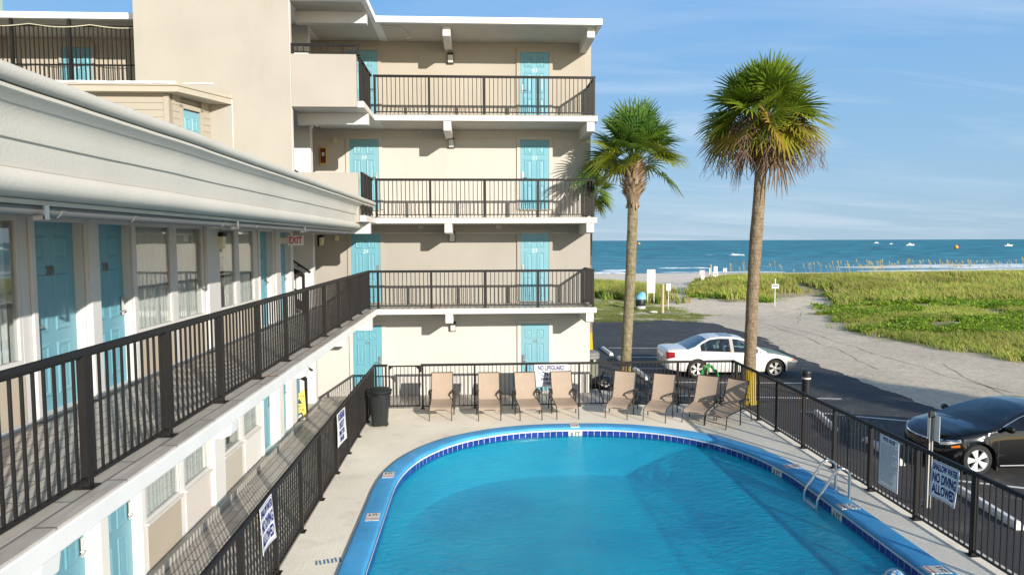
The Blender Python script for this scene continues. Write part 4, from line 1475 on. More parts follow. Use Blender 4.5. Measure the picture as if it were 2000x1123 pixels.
nzv = fbm(P[:, 0] * 0.5, P[:, 1] * 0.5)
nz2 = fbm(P[:, 0] * 2.1 + 9, P[:, 1] * 2.1)
dr, dl, dw = signed(P, RIGHT_VEG), signed(P, LEFT_VEG), signed(P, LAWN)
sand = np.array([0.95, 0.80, 0.60])
pave = np.array([0.78, 0.67, 0.52])
soil = np.array([0.40, 0.35, 0.20])
lawn = np.array([0.42, 0.40, 0.14])
beach = np.array([0.98, 0.86, 0.70])
col = np.repeat(pave[None], len(P), 0) * (0.85 + 0.3 * nzv[:, None])
def blend(c, w_):
    global col
    col = col * (1 - w_[:, None]) + c * w_[:, None]
blend(sand * (0.85 + 0.3 * nz2[:, None]), sstep(40, 47, P[:, 1] + (nzv - 0.5) * 8))
blend(beach[None], sstep(60, 80, P[:, 1]))
blend(np.array([0.42, 0.36, 0.29])[None], sstep(124, 135, P[:, 1]))
blend(soil * (0.7 + 0.6 * nz2[:, None]), sstep(-0.6, 0.8, dr + (nz2 - 0.5) * 2.2) * (1 - 0.75 * sstep(0.62, 0.75, nzv)))
blend(soil * (0.8 + 0.4 * nz2[:, None]), sstep(-0.6, 0.8, dl + (nz2 - 0.5) * 2))
lw_ = sstep(-0.3, 0.6, dw + (nz2 - 0.5) * 1.2)
blend(lawn * (0.75 + 0.5 * nz2[:, None]), lw_ * np.clip(1.1 - 1.3 * sstep(0.5, 0.68, nz2), 0.15, 1))
nx, ny = len(GX), len(GY)
ii = np.arange(nx * ny).reshape(ny, nx)
F = np.stack([ii[:-1, :-1].ravel(), ii[:-1, 1:].ravel(), ii[1:, 1:].ravel(), ii[1:, :-1].ravel()], 1)
me = np_mesh('ground', np.column_stack([P, gz]), [F], col)
mg, nt, out = nt_new('ground_material')
a = N(nt, 'ShaderNodeAttribute', attribute_name='col')
p = N(nt, 'ShaderNodeBsdfPrincipled')
inp(p, Roughness=0.95)
p.inputs['Specular IOR Level'].default_value = 0.1
v = coords(nt)
s1 = noise_t(nt, v, 3.0, 6, 0.65)
s2 = noise_t(nt, v, 28.0, 4, 0.6)
s3 = noise_t(nt, v, 5.5, 3, 0.55, 0.8)
c = mixc(nt, 1.0, a.outputs[0], ramp(nt, s1, [(0.3, 0.80), (0.7, 1.0)]), 'MULTIPLY')
c = mixc(nt, 1.0, c, ramp(nt, s2, [(0.3, 0.80), (0.65, 1.0)]), 'MULTIPLY')
c = mixc(nt, 1.0, c, ramp(nt, s3, [(0.40, 0.86), (0.52, 1.0)]), 'MULTIPLY')
nt.links.new(c, p.inputs['Base Color'])
add = N(nt, 'ShaderNodeMath', operation='ADD')
nt.links.new(s1, add.inputs[0])
nt.links.new(s2, add.inputs[1])
nt.links.new(bump(nt, add.outputs[0], 0.5, 0.06), p.inputs['Normal'])
nt.links.new(p.outputs[0], out.inputs[0])
tag(mk('ground', me, mg, smooth=True, angle=180), kind='structure')

# asphalt of the parking lot with a worn edge, cracks, sandy drift
ml, nt, out = nt_new('asphalt_material')
p = N(nt, 'ShaderNodeBsdfPrincipled')
inp(p, Roughness=0.8)
v = coords(nt)
b1 = noise_t(nt, v, 0.35, 5, 0.6)
b2 = noise_t(nt, v, 60, 3)
vo = N(nt, 'ShaderNodeTexVoronoi', feature='DISTANCE_TO_EDGE')
inp(vo, Scale=0.33)
wv = N(nt, 'ShaderNodeVectorMath', operation='ADD')
nzc = N(nt, 'ShaderNodeTexNoise')
inp(nzc, Scale=1.6, Detail=5)
nt.links.new(v, nzc.inputs['Vector'])
nt.links.new(v, wv.inputs[0])
nt.links.new(nzc.outputs[1], wv.inputs[1])
nt.links.new(wv.outputs[0], vo.inputs['Vector'])
c = ramp(nt, b1, [(0.3, (0.026, 0.026, 0.029)), (0.75, (0.056, 0.053, 0.050))])
c = mixc(nt, ramp(nt, b2, [(0.52, 0.0), (0.72, 0.55)]), c, (0.11, 0.105, 0.10))
c = mixc(nt, ramp(nt, vo.outputs[0], [(0.0, 0.55), (0.012, 0.0)]), c, (0.16, 0.145, 0.12))
b3 = noise_t(nt, v, 0.9, 6, 0.7)
c = mixc(nt, ramp(nt, b3, [(0.56, 0.0), (0.70, 0.5)]), c, (0.17, 0.15, 0.12))
nt.links.new(c, p.inputs['Base Color'])
nt.links.new(bump(nt, b2, 0.5, 0.008), p.inputs['Normal'])
nt.links.new(p.outputs[0], out.inputs[0])
RE = [(y, x) for x, y in LOT[-1:5:-1] if y < 38.5]
def lot_right(y):
    r_ = np.interp(y, [a for a, b in RE], [b for a, b in RE])
    return r_ + 0.25 * noise.noise(Vector((r_ * 1.1, y * 1.1, 3))) + 0.10 * noise.noise(Vector((3, y * 5, 1)))
def lot_far(x):
    f_ = np.interp(x, [3.4, 8.2, 11.2, 12.4, 13.5, 13.8], [39.6, 40.2, 39.8, 39.2, 38.0, 36.5])
    return f_ + 0.2 * noise.noise(Vector((x * 1.1, 8, 3))) + 0.08 * noise.noise(Vector((x * 5, 2, 1)))
m = MB()
rows = []
for k in range(401):
    v_ = k / 400
    row = []
    for q in range(61):
        u = q / 60
        y0 = -10 + 49.5 * v_
        xl = 7.42 if y0 < 18.96 else (4.0 if y0 < 20.9 else 3.42)
        x = xl + (lot_right(min(y0, 38.4)) - xl) * u
        row.append((x, -10 + (lot_far(x) + 10) * v_, GZ + 0.012))
    rows.append(row)
m.grid(rows)
tag(m.build('parking_lot', ml, fix=False), kind='structure')
# cracks sealed with tar in the old pavement
m = MB()
rr = random.Random(8)
def crack(p0, ang, L, wd):
    pts_, x, y = [], *p0
    for k in range(int(L / 0.35)):
        pts_.append((x, y))
        ang_ = ang + 0.5 * noise.noise(Vector((x * 0.7, y * 0.7, 2)))
        x += 0.35 * math.cos(ang_)
        y += 0.35 * math.sin(ang_)
    for (xa, ya), (xb, yb) in zip(pts_, pts_[1:]):
        w0, w1 = wd * (0.5 + abs(noise.noise(Vector((xa, ya, 4))))), wd * (0.5 + abs(noise.noise(Vector((xb, yb, 4)))))
        m.quad((xa - w0, ya, GZ + 0.006), (xa + w0, ya, GZ + 0.006), (xb + w1, yb, GZ + 0.006), (xb - w1, yb, GZ + 0.006))
for p0, ang, L in (((14.5, 36.5), 0.9, 14), ((15.5, 40.5), 0.05, 9), ((17, 34), 2.2, 9), ((14.6, 24), 1.45, 16), ((16.5, 20), 1.5, 18), ((18.3, 38), 1.0, 7), ((14.2, 30), 0.2, 5), ((15.2, 17), 1.2, 9), ((17.2, 24), 0.4, 3.5), ((15, 43), -0.2, 6)):
    crack(p0, ang, L, 0.02)
tag(m.build('pavement_cracks', mat('tar_seal', (0.33, 0.285, 0.225), rough=0.8, var=0.25), fix=False), kind='structure')

# painted bay lines and concrete wheel stops
LINE = mat('road_paint', (0.72, 0.71, 0.68), rough=0.7, var=0.12, vscale=2.5, fine=35, bmp=0.3, stain=0.5, staincol=(0.12, 0.115, 0.11))
m = MB()
for (xa, ya, xb, yb) in ((5.8, 29.7, 10.4, 29.1), (5.9, 27.25, 10.4, 26.8), (5.9, 24.75, 10.4, 24.45), (6.2, 22.3, 10.9, 21.8), (6.1, 20.3, 10.8, 19.55), (8.9, 18.2, 11.3, 16.95), (9.0, 15.4, 11.4, 14.4), (9.2, 12.75, 11.4, 11.7), (3.6, 33.0, 6.1, 36.8)):
    d = Vector((xb - xa, yb - ya, 0)).normalized() * 0.05
    nx_, ny_ = -d.y, d.x
    k = 14
    for i in range(k):
        u0, u1 = i / k, (i + 1) / k
        q = [(xa + (xb - xa) * u, ya + (yb - ya) * u) for u in (u0, u1)]
        m.quad((q[0][0] - nx_, q[0][1] - ny_, GZ + 0.017), (q[1][0] - nx_, q[1][1] - ny_, GZ + 0.017), (q[1][0] + nx_, q[1][1] + ny_, GZ + 0.017), (q[0][0] + nx_, q[0][1] + ny_, GZ + 0.017))
tag(m.build('bay_lines', LINE, fix=False), kind='structure')
STOPM = mat('white_kerb_paint', (0.74, 0.73, 0.70), rough=0.7, var=0.08, fine=40, bmp=0.3, stain=0.3)
m = MB()
m.prism([(-0.085, 0), (-0.075, 0.07), (-0.045, 0.12), (0.045, 0.12), (0.075, 0.07), (0.085, 0)], 'y', -0.92, 0.92)
for v in m.bm.verts:
    if v.co.z > 0.05:
        v.co.y *= 1 - 0.09 * (v.co.z > 0.1) - 0.02
s0 = m.build('wheel_stop', STOPM, bevel=0.012)
STOPS = [(5.50, 28.55, 0.03, 'farthest white concrete wheel stop, alone at the head of the empty bay'), (5.70, 26.1, 0.02, 'white wheel stop just left of the shorter palm, second from the far end'),
         (5.76, 23.6, 0.02, 'white wheel stop behind the rear bumper of the white car'), (5.86, 21.3, 0.03, 'white wheel stop behind the loungers and the back fence'),
         (9.02, 17.1, -0.22, 'white wheel stop seen through the right fence in the empty bay past the bollard'), (8.98, 14.5, -0.16, 'white wheel stop under the nose of the black car'), (8.90, 11.3, -0.12, 'white wheel stop nearest the camera, right of the no diving sign')]
for i, (x, y, rz, lab) in enumerate(STOPS):
    o = s0 if i == 0 else s0.copy()
    if i:
        COL.objects.link(o)
    o.location = (x, y, GZ + 0.012)
    o.rotation_euler = (0, 0, rz)
    tag(o, lab, 'wheel stop', 'wheel stops in the parking bays')

# ------------------------------------------------------------------ sea
ms, nt, out = nt_new('sea_material')
p = N(nt, 'ShaderNodeBsdfPrincipled')
inp(p, Roughness=0.45)
p.inputs['Specular IOR Level'].default_value = 0.22
v1 = coords(nt, (0.35, 1.0, 1))
geo = N(nt, 'ShaderNodeTexCoord')
sep = N(nt, 'ShaderNodeSeparateXYZ')
nt.links.new(geo.outputs['Object'], sep.inputs[0])
# distance-stretched swell so that ripples keep a readable size towards the horizon
lg = N(nt, 'ShaderNodeMath', operation='LOGARITHM')
lg.inputs[1].default_value = 2.718
nt.links.new(sep.outputs[1], lg.inputs[0])
dv = N(nt, 'ShaderNodeMath', operation='DIVIDE')
nt.links.new(sep.outputs[0], dv.inputs[0])
nt.links.new(sep.outputs[1], dv.inputs[1])
cv = N(nt, 'ShaderNodeCombineXYZ')
nt.links.new(dv.outputs[0], cv.inputs[0])
nt.links.new(lg.outputs[0], cv.inputs[1])
mpp = N(nt, 'ShaderNodeMapping')
mpp.inputs['Scale'].default_value = (11, 7, 1)
nt.links.new(cv.outputs[0], mpp.inputs[0])
swell = noise_t(nt, mpp.outputs[0], 1.6, 6, 0.65, 0.4)
near = noise_t(nt, v1, 0.35, 5, 0.6)
caps = noise_t(nt, mpp.outputs[0], 2.6, 6, 0.6, 0.2)
base = ramp(nt, swell, [(0.36, (0.002, 0.085, 0.115)), (0.5, (0.006, 0.185, 0.23)), (0.64, (0.04, 0.31, 0.36))])
mr = N(nt, 'ShaderNodeMapRange')
inp(mr, From_Min=130.0, From_Max=330.0, To_Min=1.0, To_Max=0.0)
nt.links.new(sep.outputs[1], mr.inputs[0])
shal = N(nt, 'ShaderNodeMath', operation='MULTIPLY')
nt.links.new(mr.outputs[0], shal.inputs[0])
shal.inputs[1].default_value = 0.75
base = mixc(nt, shal.outputs[0], base, mixc(nt, ramp(nt, near, [(0.3, 0), (0.7, 1)]), (0.05, 0.24, 0.33), (0.14, 0.32, 0.38)))
base = mixc(nt, ramp(nt, caps, [(0.665, 0.0), (0.71, 0.85)]), base, (0.75, 0.78, 0.8))
nt.links.new(base, p.inputs['Base Color'])
nt.links.new(bump(nt, swell, 0.6, 0.8), p.inputs['Normal'])
nt.links.new(p.outputs[0], out.inputs[0])
m = MB()
ys = [128, 140, 160, 200, 260, 400, 700, 1500, 4000, 12000, 40000]
m.grid([[(-1.2 * y - 80, y, -2.5), (0.0, y, -2.5), (1.6 * y + 100, y, -2.5)] for y in ys])
tag(m.build('sea', ms), kind='structure')
mf, nt, out = nt_new('foam_material')
p = N(nt, 'ShaderNodeBsdfPrincipled')
inp(p, Roughness=0.9)
v = coords(nt, (0.12, 0.7, 0.7))
f1 = noise_t(nt, v, 1.5, 7, 0.7, 0.6)
nt.links.new(mixc(nt, ramp(nt, f1, [(0.40, 0.0), (0.52, 1.0)]), (0.12, 0.33, 0.42), (0.85, 0.86, 0.87)), p.inputs['Base Color'])
nt.links.new(p.outputs[0], out.inputs[0])
def breaker(x0, x1, y, dep, h, seed, white=1.0):
    """a low wave ridge with a ragged foam top, its ends running out into the water"""
    m = MB()
    rows = []
    nxx = 90
    for j in range(9):
        v_ = j / 8
        row = []
        for i in range(nxx + 1):
            u = i / nxx
            e = min(1, u * 6, (1 - u) * 6)
            x = x0 + (x1 - x0) * u
            yy = y + dep * (v_ - 0.5) * (0.35 + 0.65 * e) + 1.5 * noise.noise(Vector((x * 0.06, seed, 0)))
            z = -2.5 + h * e * max(0.0, math.sin(PI * v_)) ** 0.8 * (0.75 + 0.5 * noise.noise(Vector((x * 0.35, v_ * 3, seed)))) - 0.02 + 0.03 * e
            row.append((x, yy, z))
        rows.append(row)
    m.grid(rows)
    return m
fo = []
for args in ((92, 260, 172, 18, 0.75, 1), (84, 240, 152, 9, 0.35, 2), (22, 33, 145, 5, 0.55, 3), (40, 70, 150, 5, 0.10, 4), (117, 124.5, 313, 7, 0.9, 5), (29, 37, 160, 1.5, 0.3, 7), (46, 60, 172, 1.6, 0.3, 6)):
    tag(breaker(*args).build('surf', mf, smooth=True, angle=180), kind='structure')

# ------------------------------------------------------------------ boats and buoys
def at_sea(px_, py_):
    d = r2 * ((px_ - 1000) / 1340) + u2 * ((561.5 - py_) / 1340) + fw
    t = (-2.5 - HC) / d.z
    q = Vector((0, 0, HC)) + d * t
    return q.x, q.y, (q - Vector((0, 0, HC))).dot(fw)
HULL = mat('white_hull', (0.80, 0.80, 0.78), rough=0.35, var=0.04)
def boat(label, px_, py_, wpx, rz):
    x, y, dep = at_sea(px_, py_)
    L = wpx / 1340 * dep
    t = thing('motor_boat', label, 'boat', (x, y, -2.5), rz, 'boats far out on the sea')
    m = MB()
    rows = []
    for i in range(17):
        u = i / 16
        hw = 0.15 * (1 - max(0, (u - 0.5) / 0.5) ** 2.2) + 0.004
        sh_ = 0.10 + 0.06 * u * u
        rows.append([((u - 0.5), -hw, sh_), ((u - 0.5), -hw * 0.8, 0.02), ((u - 0.5), 0, -0.03 + 0.05 * u ** 4), ((u - 0.5), hw * 0.8, 0.02), ((u - 0.5), hw, sh_), (u - 0.5, 0, sh_ + 0.01)])
    m.grid([[(a * L, b * L, c * L) for a, b, c in r_] for r_ in rows], close_u=True)
    m.bm.faces.new([m.bm.verts.new((a * L, b * L, c * L)) for a, b, c in rows[0]])
    m.build('hull', HULL, t, world=False)
    m = MB()
    m.prism([(-0.18 * L, 0.10 * L), (-0.16 * L, 0.24 * L), (0.05 * L, 0.24 * L), (0.16 * L, 0.14 * L), (0.2 * L, 0.11 * L)], 'y', -0.09 * L, 0.09 * L)
    c = m.build('cabin', HULL, t, world=False, bevel=0.01 * L)
    m = MB()
    for s_ in (-1, 1):
        m.box(-0.12 * L, 0.05 * L, s_ * 0.0905 * L, s_ * 0.0925 * L, 0.16 * L, 0.215 * L)
    m.build('window', mat('dark_glazing', (0.03, 0.05, 0.07), rough=0.15), c, world=False)
    m = MB().cyl((-0.05 * L, 0, 0.24 * L), (-0.07 * L, 0, 0.36 * L), 0.006 * L, n=6)
    m.box(-0.12 * L, 0.02 * L, -0.07 * L, 0.07 * L, 0.285 * L, 0.295 * L)
    m.build('mast', HULL, t, world=False)
boat('small white fishing boat on the horizon, right of the taller palm trunk', 1711, 475.5, 12, 0.2)
boat('largest white cabin boat far out on the sea', 1777, 480, 19, 0.1)
boat('white motor boat near the right edge of the sea', 1969, 481, 18, 0.0)
boat('tiny pale boat halfway between the small fishing boat and the largest cabin boat', 1740, 477.3, 9, 0.3)
for lab, a, b, wpx in (('round orange buoy floating on the sea at the right', 1867.5, 486.3, 7.5), ('tiny orange buoy on the sea beside the shorter palm trunk', 1248, 478, 4.5)):
    x, y, dep = at_sea(a, b)
    R_ = wpx / 1340 * dep / 2
    t = thing('buoy', lab, 'buoy', (x, y, -2.5), 0, 'orange buoys')
    OR = mat('orange_buoy', (0.80, 0.36, 0.03), rough=0.5, var=0.05)
    m = MB()
    m.lathe([(R_ * math.sin(PI * k / 12) + 0.001, R_ * (0.9 - math.cos(PI * k / 12))) for k in range(13)], 20)
    m.build('float', OR, t, smooth=True, world=False, angle=180)
    m = MB().lathe([(R_ * 0.15, R_ * 1.85), (R_ * 0.12, R_ * 2.1), (0.01, R_ * 2.12)], 10, cap=False)
    m.build('top_ring', HULL, t, world=False)

# ------------------------------------------------------------------ posts, signs and the barrel by the beach path
WOOD = mat('pale_post_wood', (0.52, 0.40, 0.25), rough=0.85, var=0.15, stretch=(8, 8, 0.6))
GALV = mat('galvanised', (0.5, 0.5, 0.48))
def gpt(px_, py_, z=GZ):
    d = r2 * ((px_ - 1000) / 1340) + u2 * ((561.5 - py_) / 1340) + fw
    t = (z - HC) / d.z
    q = Vector((0, 0, HC)) + d * t
    return q
def gz_at(x, y):
    return float(ground_z(np.array([[x, y]]))[0])
br = thing('beach_barrel', 'black litter barrel with a pale blue domed lid on the grass', 'bin', (*gpt(1251, 604).xy, GZ))
m = MB().lathe([(0.31, 0), (0.335, 0.03), (0.335, 0.22), (0.31, 0.25)], 24)
m.build('base_ring', mat('old_white_base', (0.5, 0.48, 0.46), rough=0.8, var=0.15), br, smooth=True, world=False)
m = MB().lathe([(0.325, 0.24), (0.335, 0.27), (0.335, 0.66), (0.32, 0.69)], 24)
m.build('drum', BINP, br, smooth=True, world=False)
LB = mat('pale_blue_plastic', (0.22, 0.50, 0.68), rough=0.45, var=0.05)
m = MB()
m.lathe([(0.345, 0.68), (0.37, 0.70), (0.37, 0.84), (0.34, 0.87)], 24)
rows = []
for k in range(8):
    a = k / 7 * PI / 2
    rows.append([(0.33 * math.cos(a) * math.cos(2 * PI * i / 24) + 0.12 * math.sin(a), 0.33 * math.cos(a) * math.sin(2 * PI * i / 24), 0.86 + 0.34 * math.sin(a)) for i in range(24)])
m.grid(rows, close_u=True)
m.build('lid', LB, br, smooth=True, world=False)
m = MB().lathe([(0.1, 0), (0.1, 0.012), (0.0, 0.014)], 16, tr(0.06, -0.29, 1.0) @ rotx(PI / 2 - 0.5), cap=False)
m.build('flap', mat('aqua_flap', (0.12, 0.50, 0.50), rough=0.5), br, world=False)
def board(name, label, px_, py_, parts, post='galv', ph=1.6, pr=0.03, base=None, cat='sign', group='signs by the beach path', rz=0.0):
    q = base or gpt(px_, py_)
    t = thing(name, label, cat, (q.x, q.y, gz_at(q.x, q.y)), rz, group)
    for k, (dx, w_, z0, z1, c) in enumerate(parts):
        m = MB().box(dx - w_ / 2, dx + w_ / 2, -0.045, -0.032, z0, z1)
        bd = m.build('sign_board', mat(c, {'sign_white': (0.8,) * 3, 'sign_blue': (0.05, 0.22, 0.50), 'sign_pink': (0.62, 0.40, 0.42), 'sign_aqua': (0.12, 0.38, 0.46)}[c], rough=0.5, var=0.05), t, world=False, bevel=0.004)
        if c in ('sign_white', 'sign_pink') and w_ < 0.8:
            m = MB()
            rr_ = random.Random(k + int(px_))
            z = z1 - 0.06
            while z > z0 + 0.05:
                l_ = w_ * rr_.uniform(0.5, 0.85)
                m.box(dx - l_ / 2, dx + l_ / 2, -0.0475, -0.0455, z - 0.012, z + 0.012)
                z -= 0.06
            m.build('small_print', mat('print_faint', (0.55, 0.50, 0.55), rough=0.6), bd, world=False)
    for dx in ((-0.0,) if not isinstance(post, tuple) else post):
        m = MB()
        if post == 'wood':
            m.cyl((dx, 0, -0.1), (dx, 0, ph), pr, pr * 0.95, 10)
        else:
            m.box(dx - pr, dx + pr, -0.03, 0.02, -0.1, ph)
        m.build('post', WOOD if post == 'wood' else GALV, t, world=False)
    return t
board('notice_board', 'tall blank white notice board on posts beside the litter barrel', 1274, 593, [(-0.12, 0.62, 0.78, 1.38, 'sign_white'), (-0.12, 0.62, 1.40, 2.52, 'sign_white')], post=(0.12, -0.36), ph=2.5)
board('wooden_post', 'pale round wooden post on the grass patch', 1294, 612, [], post='wood', ph=1.92, pr=0.10, cat='post', group='posts by the beach path')
board('beach_sign', 'small white sign on a thin metal post right of the wooden post', 1305, 605, [(0.0, 0.30, 1.32, 1.78, 'sign_white')], ph=1.75, pr=0.02)
board('beach_sign', 'blue and white sign on a thin post right of the taller palm', 1513, 598, [(0.0, 0.50, 1.28, 1.58, 'sign_white'), (0.0, 0.40, 1.40, 1.50, 'sign_aqua')], ph=1.98, pr=0.022)
board('beach_sign', 'pinkish faded sign leftmost of the group at the beach entrance', 1371, 552, [(0.0, 0.60, 1.0, 1.55, 'sign_pink'), (0.08, 0.34, 0.25, 0.95, 'sign_white')], ph=1.55, pr=0.06)
board('wooden_post', 'tall wooden post in the dune grass at the beach entrance', 1388, 549, [(-0.12, 0.12, 0.9, 1.6, 'sign_white')], post='wood', ph=2.0, pr=0.09, cat='post', group='posts by the beach path')
board('beach_sign', 'white over blue sign just right of the tall dune post', 1397, 555, [(0.0, 0.40, 1.15, 1.80, 'sign_white'), (0.0, 0.56, 0.78, 1.12, 'sign_white'), (0.0, 0.44, 0.88, 1.02, 'sign_blue')], ph=1.75, pr=0.025)
board('beach_sign', 'small square sign on a stubby wooden post rightmost of the beach entrance group', 1415.5, 553, [(0.0, 0.40, 0.95, 1.40, 'sign_white'), (0.0, 0.34, 0.98, 1.05, 'sign_blue')], post='wood', ph=1.35, pr=0.07)
sk = thing('sand_rock', 'flat pale stone on the grass beside the wooden post', 'stone', (*gpt(1277, 611).xy, GZ))
m = MB()
bmesh.ops.create_icosphere(m.bm, subdivisions=3, radius=0.25)
for v in m.bm.verts:
    k = 1 + 0.3 * noise.noise(v.co * 5)
    v.co = Vector((v.co.x * k * 1.3, v.co.y * k * 0.8, v.co.z * k * 0.35 + 0.05))
m.build('stone', CONC, sk, smooth=True, world=False)
m = MB()
cpt = gpt(1318, 612)
m.lathe([(0.95, GZ + 0.004), (0.95, GZ + 0.02), (0.9, GZ + 0.025)], 24, tr(cpt.x, cpt.y, 0))
tag(m.build('concrete_pad', CONC), kind='structure')

# ------------------------------------------------------------------ dune grass, ground cover and sea oats (uncountable)
def cam_weight(P):
    d = np.hypot(P[:, 0], P[:, 1])
    vis = (P[:, 0] < P[:, 1] * 0.90 + 3.5) & (P[:, 1] > 16)
    return vis, d
rg = np.random.default_rng(12)
def blades(Pts, base_z, nper, hmin, hmax, wid, lean, cols, colw, segs=2):
    """tufts of curved blades: each blade = 2 quads + 1 tip tri"""
    n_ = len(Pts) * nper
    c0 = np.repeat(Pts, nper, 0) + rg.normal(0, 0.13, (n_, 2))
    z0 = np.repeat(base_z, nper)
    d = np.hypot(c0[:, 0], c0[:, 1])
    th = rg.uniform(0, 2 * PI, n_)
    h = rg.uniform(hmin, hmax, n_)
    l_ = rg.uniform(0.1, lean, n_) * h
    dx, dy = np.cos(th) * l_ - 0.18 * h, np.sin(th) * l_ + 0.10 * h
    ph = rg.uniform(0, PI, n_)
    w_ = wid * (0.7 + 0.6 * rg.random(n_)) * np.clip(d / 40, 0.7, 2.2)
    wx, wy = np.cos(ph) * w_, np.sin(ph) * w_ * 0.4
    V = np.zeros((n_, 5, 3))
    for k, (u, ww) in enumerate(((0, 1.0), (0.55, 0.8))):
        for s_, q in ((-1, 0), (1, 1)):
            V[:, k * 2 + q, 0] = c0[:, 0] + dx * u ** 1.8 + s_ * wx * ww
            V[:, k * 2 + q, 1] = c0[:, 1] + dy * u ** 1.8 + s_ * wy * ww
            V[:, k * 2 + q, 2] = z0 + h * u
    V[:, 4, 0] = c0[:, 0] + dx
    V[:, 4, 1] = c0[:, 1] + dy
    V[:, 4, 2] = z0 + h * (1 - 0.25 * (l_ / h))
    b = np.arange(n_)[:, None] * 5
    Q = b + np.array([[0, 1, 3, 2]])
    T = b + np.array([[2, 3, 4]])
    ci = np.repeat(rg.choice(len(cols), len(Pts), p=colw), nper)
    big_ = np.repeat(0.35 + 1.3 * fbm(Pts[:, 0] * 0.28 + 11, Pts[:, 1] * 0.22, 4), nper)[:, None]
    C = np.array(cols)[ci] * rg.uniform(0.75, 1.25, (n_, 1)) * big_
    return V.reshape(-1, 3), Q, T, np.repeat(C, 5, 0)
GR = attr_mat('dune_grass_material', 0.6, 0.4, 0.15)
def scatter(n_, xr, yr, polys, margin=0.0, power=1.0):
    P_ = np.column_stack([rg.uniform(*xr, n_), yr[0] + (yr[1] - yr[0]) * rg.random(n_) ** power])
    vis, d = cam_weight(P_)
    P_ = P_[vis]
    s_ = np.max([signed(P_, q) for q in polys], 0)
    e = fbm(P_[:, 0] * 0.9, P_[:, 1] * 0.9, 3)
    k = s_ + (e - 0.5) * 4.5 > margin
    return P_[k]
def make_grass(name, parts, label, cat):
    Vs, Fq, Ft, Cs, off = [], [], [], [], 0
    for V, Q, T, C in parts:
        Vs.append(V); Cs.append(C)
        Fq.append(Q + off)
        if T is not None:
            Ft.append(T + off)
        off += len(V)
    F_ = [np.concatenate(Fq)] + ([np.concatenate(Ft)] if Ft else [])
    me_ = np_mesh(name, np.concatenate(Vs), F_, np.concatenate(Cs))
    return tag(mk(name, me_, GR), label, cat, kind='stuff')
OLIVE, YELL, GREEN, TAN_ = (0.30, 0.34, 0.06), (0.45, 0.43, 0.09), (0.20, 0.33, 0.045), (0.46, 0.38, 0.16)
parts = []
P_ = scatter(60000, (17, 84), (46, 86), [RIGHT_VEG], 0.9, 0.8)
P_ = P_[fbm(P_[:, 0] * 0.25 + 3, P_[:, 1] * 0.25) > 0.36]
P_ = P_[:17000]
parts.append(blades(P_, ground_z(P_) - 0.03, 9, 0.32, 0.80, 0.022, 0.6, (OLIVE, YELL, GREEN, TAN_), (0.42, 0.34, 0.14, 0.10)))
P_ = scatter(70000, (17, 60), (16, 50), [RIGHT_VEG], 0.3, 0.9)
P_ = P_[fbm(P_[:, 0] * 0.22 + 3, P_[:, 1] * 0.30) > 0.47]
P_ = P_[:9000]
parts.append(blades(P_, ground_z(P_) - 0.03, 9, 0.14, 0.38, 0.015, 0.9, (OLIVE, YELL, GREEN, TAN_), (0.40, 0.30, 0.22, 0.08)))
P_ = scatter(14000, (2, 18), (48, 78), [LEFT_VEG], 0.0, 0.8)[:5000]
parts.append(blades(P_, ground_z(P_) - 0.03, 9, 0.45, 0.95, 0.022, 0.55, (OLIVE, YELL, GREEN, TAN_), (0.40, 0.26, 0.20, 0.14)))
make_grass('dune_grass', parts, 'olive and yellow dune grass growing between the road and the beach', 'dune grass')
P_ = scatter(26000, (3.5, 16), (39, 57), [LAWN], 0.25)
P_ = P_[fbm(P_[:, 0] * 0.6 + 3, P_[:, 1] * 0.6) > 0.44][:8000]
make_grass('lawn_grass', [blades(P_, ground_z(P_) - 0.01, 6, 0.04, 0.12, 0.014, 0.9, ((0.24, 0.28, 0.07), (0.34, 0.32, 0.12), (0.16, 0.25, 0.05)), (0.45, 0.3, 0.25))], 'short patchy lawn grass between the asphalt and the dune', 'grass')
# broad leaved ground cover in bright clumps
P_ = scatter(150000, (17, 62), (16, 56), [RIGHT_VEG], 0.1, 0.9)
patch = fbm(P_[:, 0] * 0.24 + 3, P_[:, 1] * 0.42)
P_ = P_[(patch < 0.53) & (fbm(P_[:, 0] * 0.9 + 40, P_[:, 1] * 0.9) > 0.40)][:34000]
nper = 6
n_ = len(P_) * nper
c0 = np.repeat(P_, nper, 0) + rg.normal(0, 0.14, (n_, 2))
z0 = np.repeat(ground_z(P_), nper) + rg.uniform(0.03, 0.30, n_) * np.repeat(0.4 + fbm(P_[:, 0] * 1.4, P_[:, 1] * 1.4), nper)
sz = rg.uniform(0.035, 0.075, n_) * np.clip(np.hypot(c0[:, 0], c0[:, 1]) / 40, 0.8, 1.5)
th = rg.uniform(0, 2 * PI, n_)
tilt = rg.normal(0, 0.5, (n_, 2))
U = np.stack([np.cos(th), np.sin(th), tilt[:, 0]], 1)
W_ = np.stack([-np.sin(th), np.cos(th), tilt[:, 1]], 1)
C0 = np.column_stack([c0, z0])
V = np.stack([C0 - U * sz[:, None], C0 - W_ * sz[:, None] * 0.6, C0 + U * sz[:, None] * 1.2, C0 + W_ * sz[:, None] * 0.6], 1)
Q = np.arange(n_)[:, None] * 4 + np.array([[0, 1, 2, 3]])
LC = np.array([(0.29, 0.46, 0.035), (0.40, 0.54, 0.05), (0.19, 0.35, 0.03), (0.46, 0.47, 0.08)])
C = LC[np.repeat(rg.choice(4, len(P_), p=(.42, .28, .2, .1)), nper)] * rg.uniform(0.7, 1.25, (n_, 1))
make_grass('ground_cover', [(V.reshape(-1, 3), Q, None, np.repeat(C, 4, 0))], 'bright green creeping ground cover on the near dune', 'ground cover')
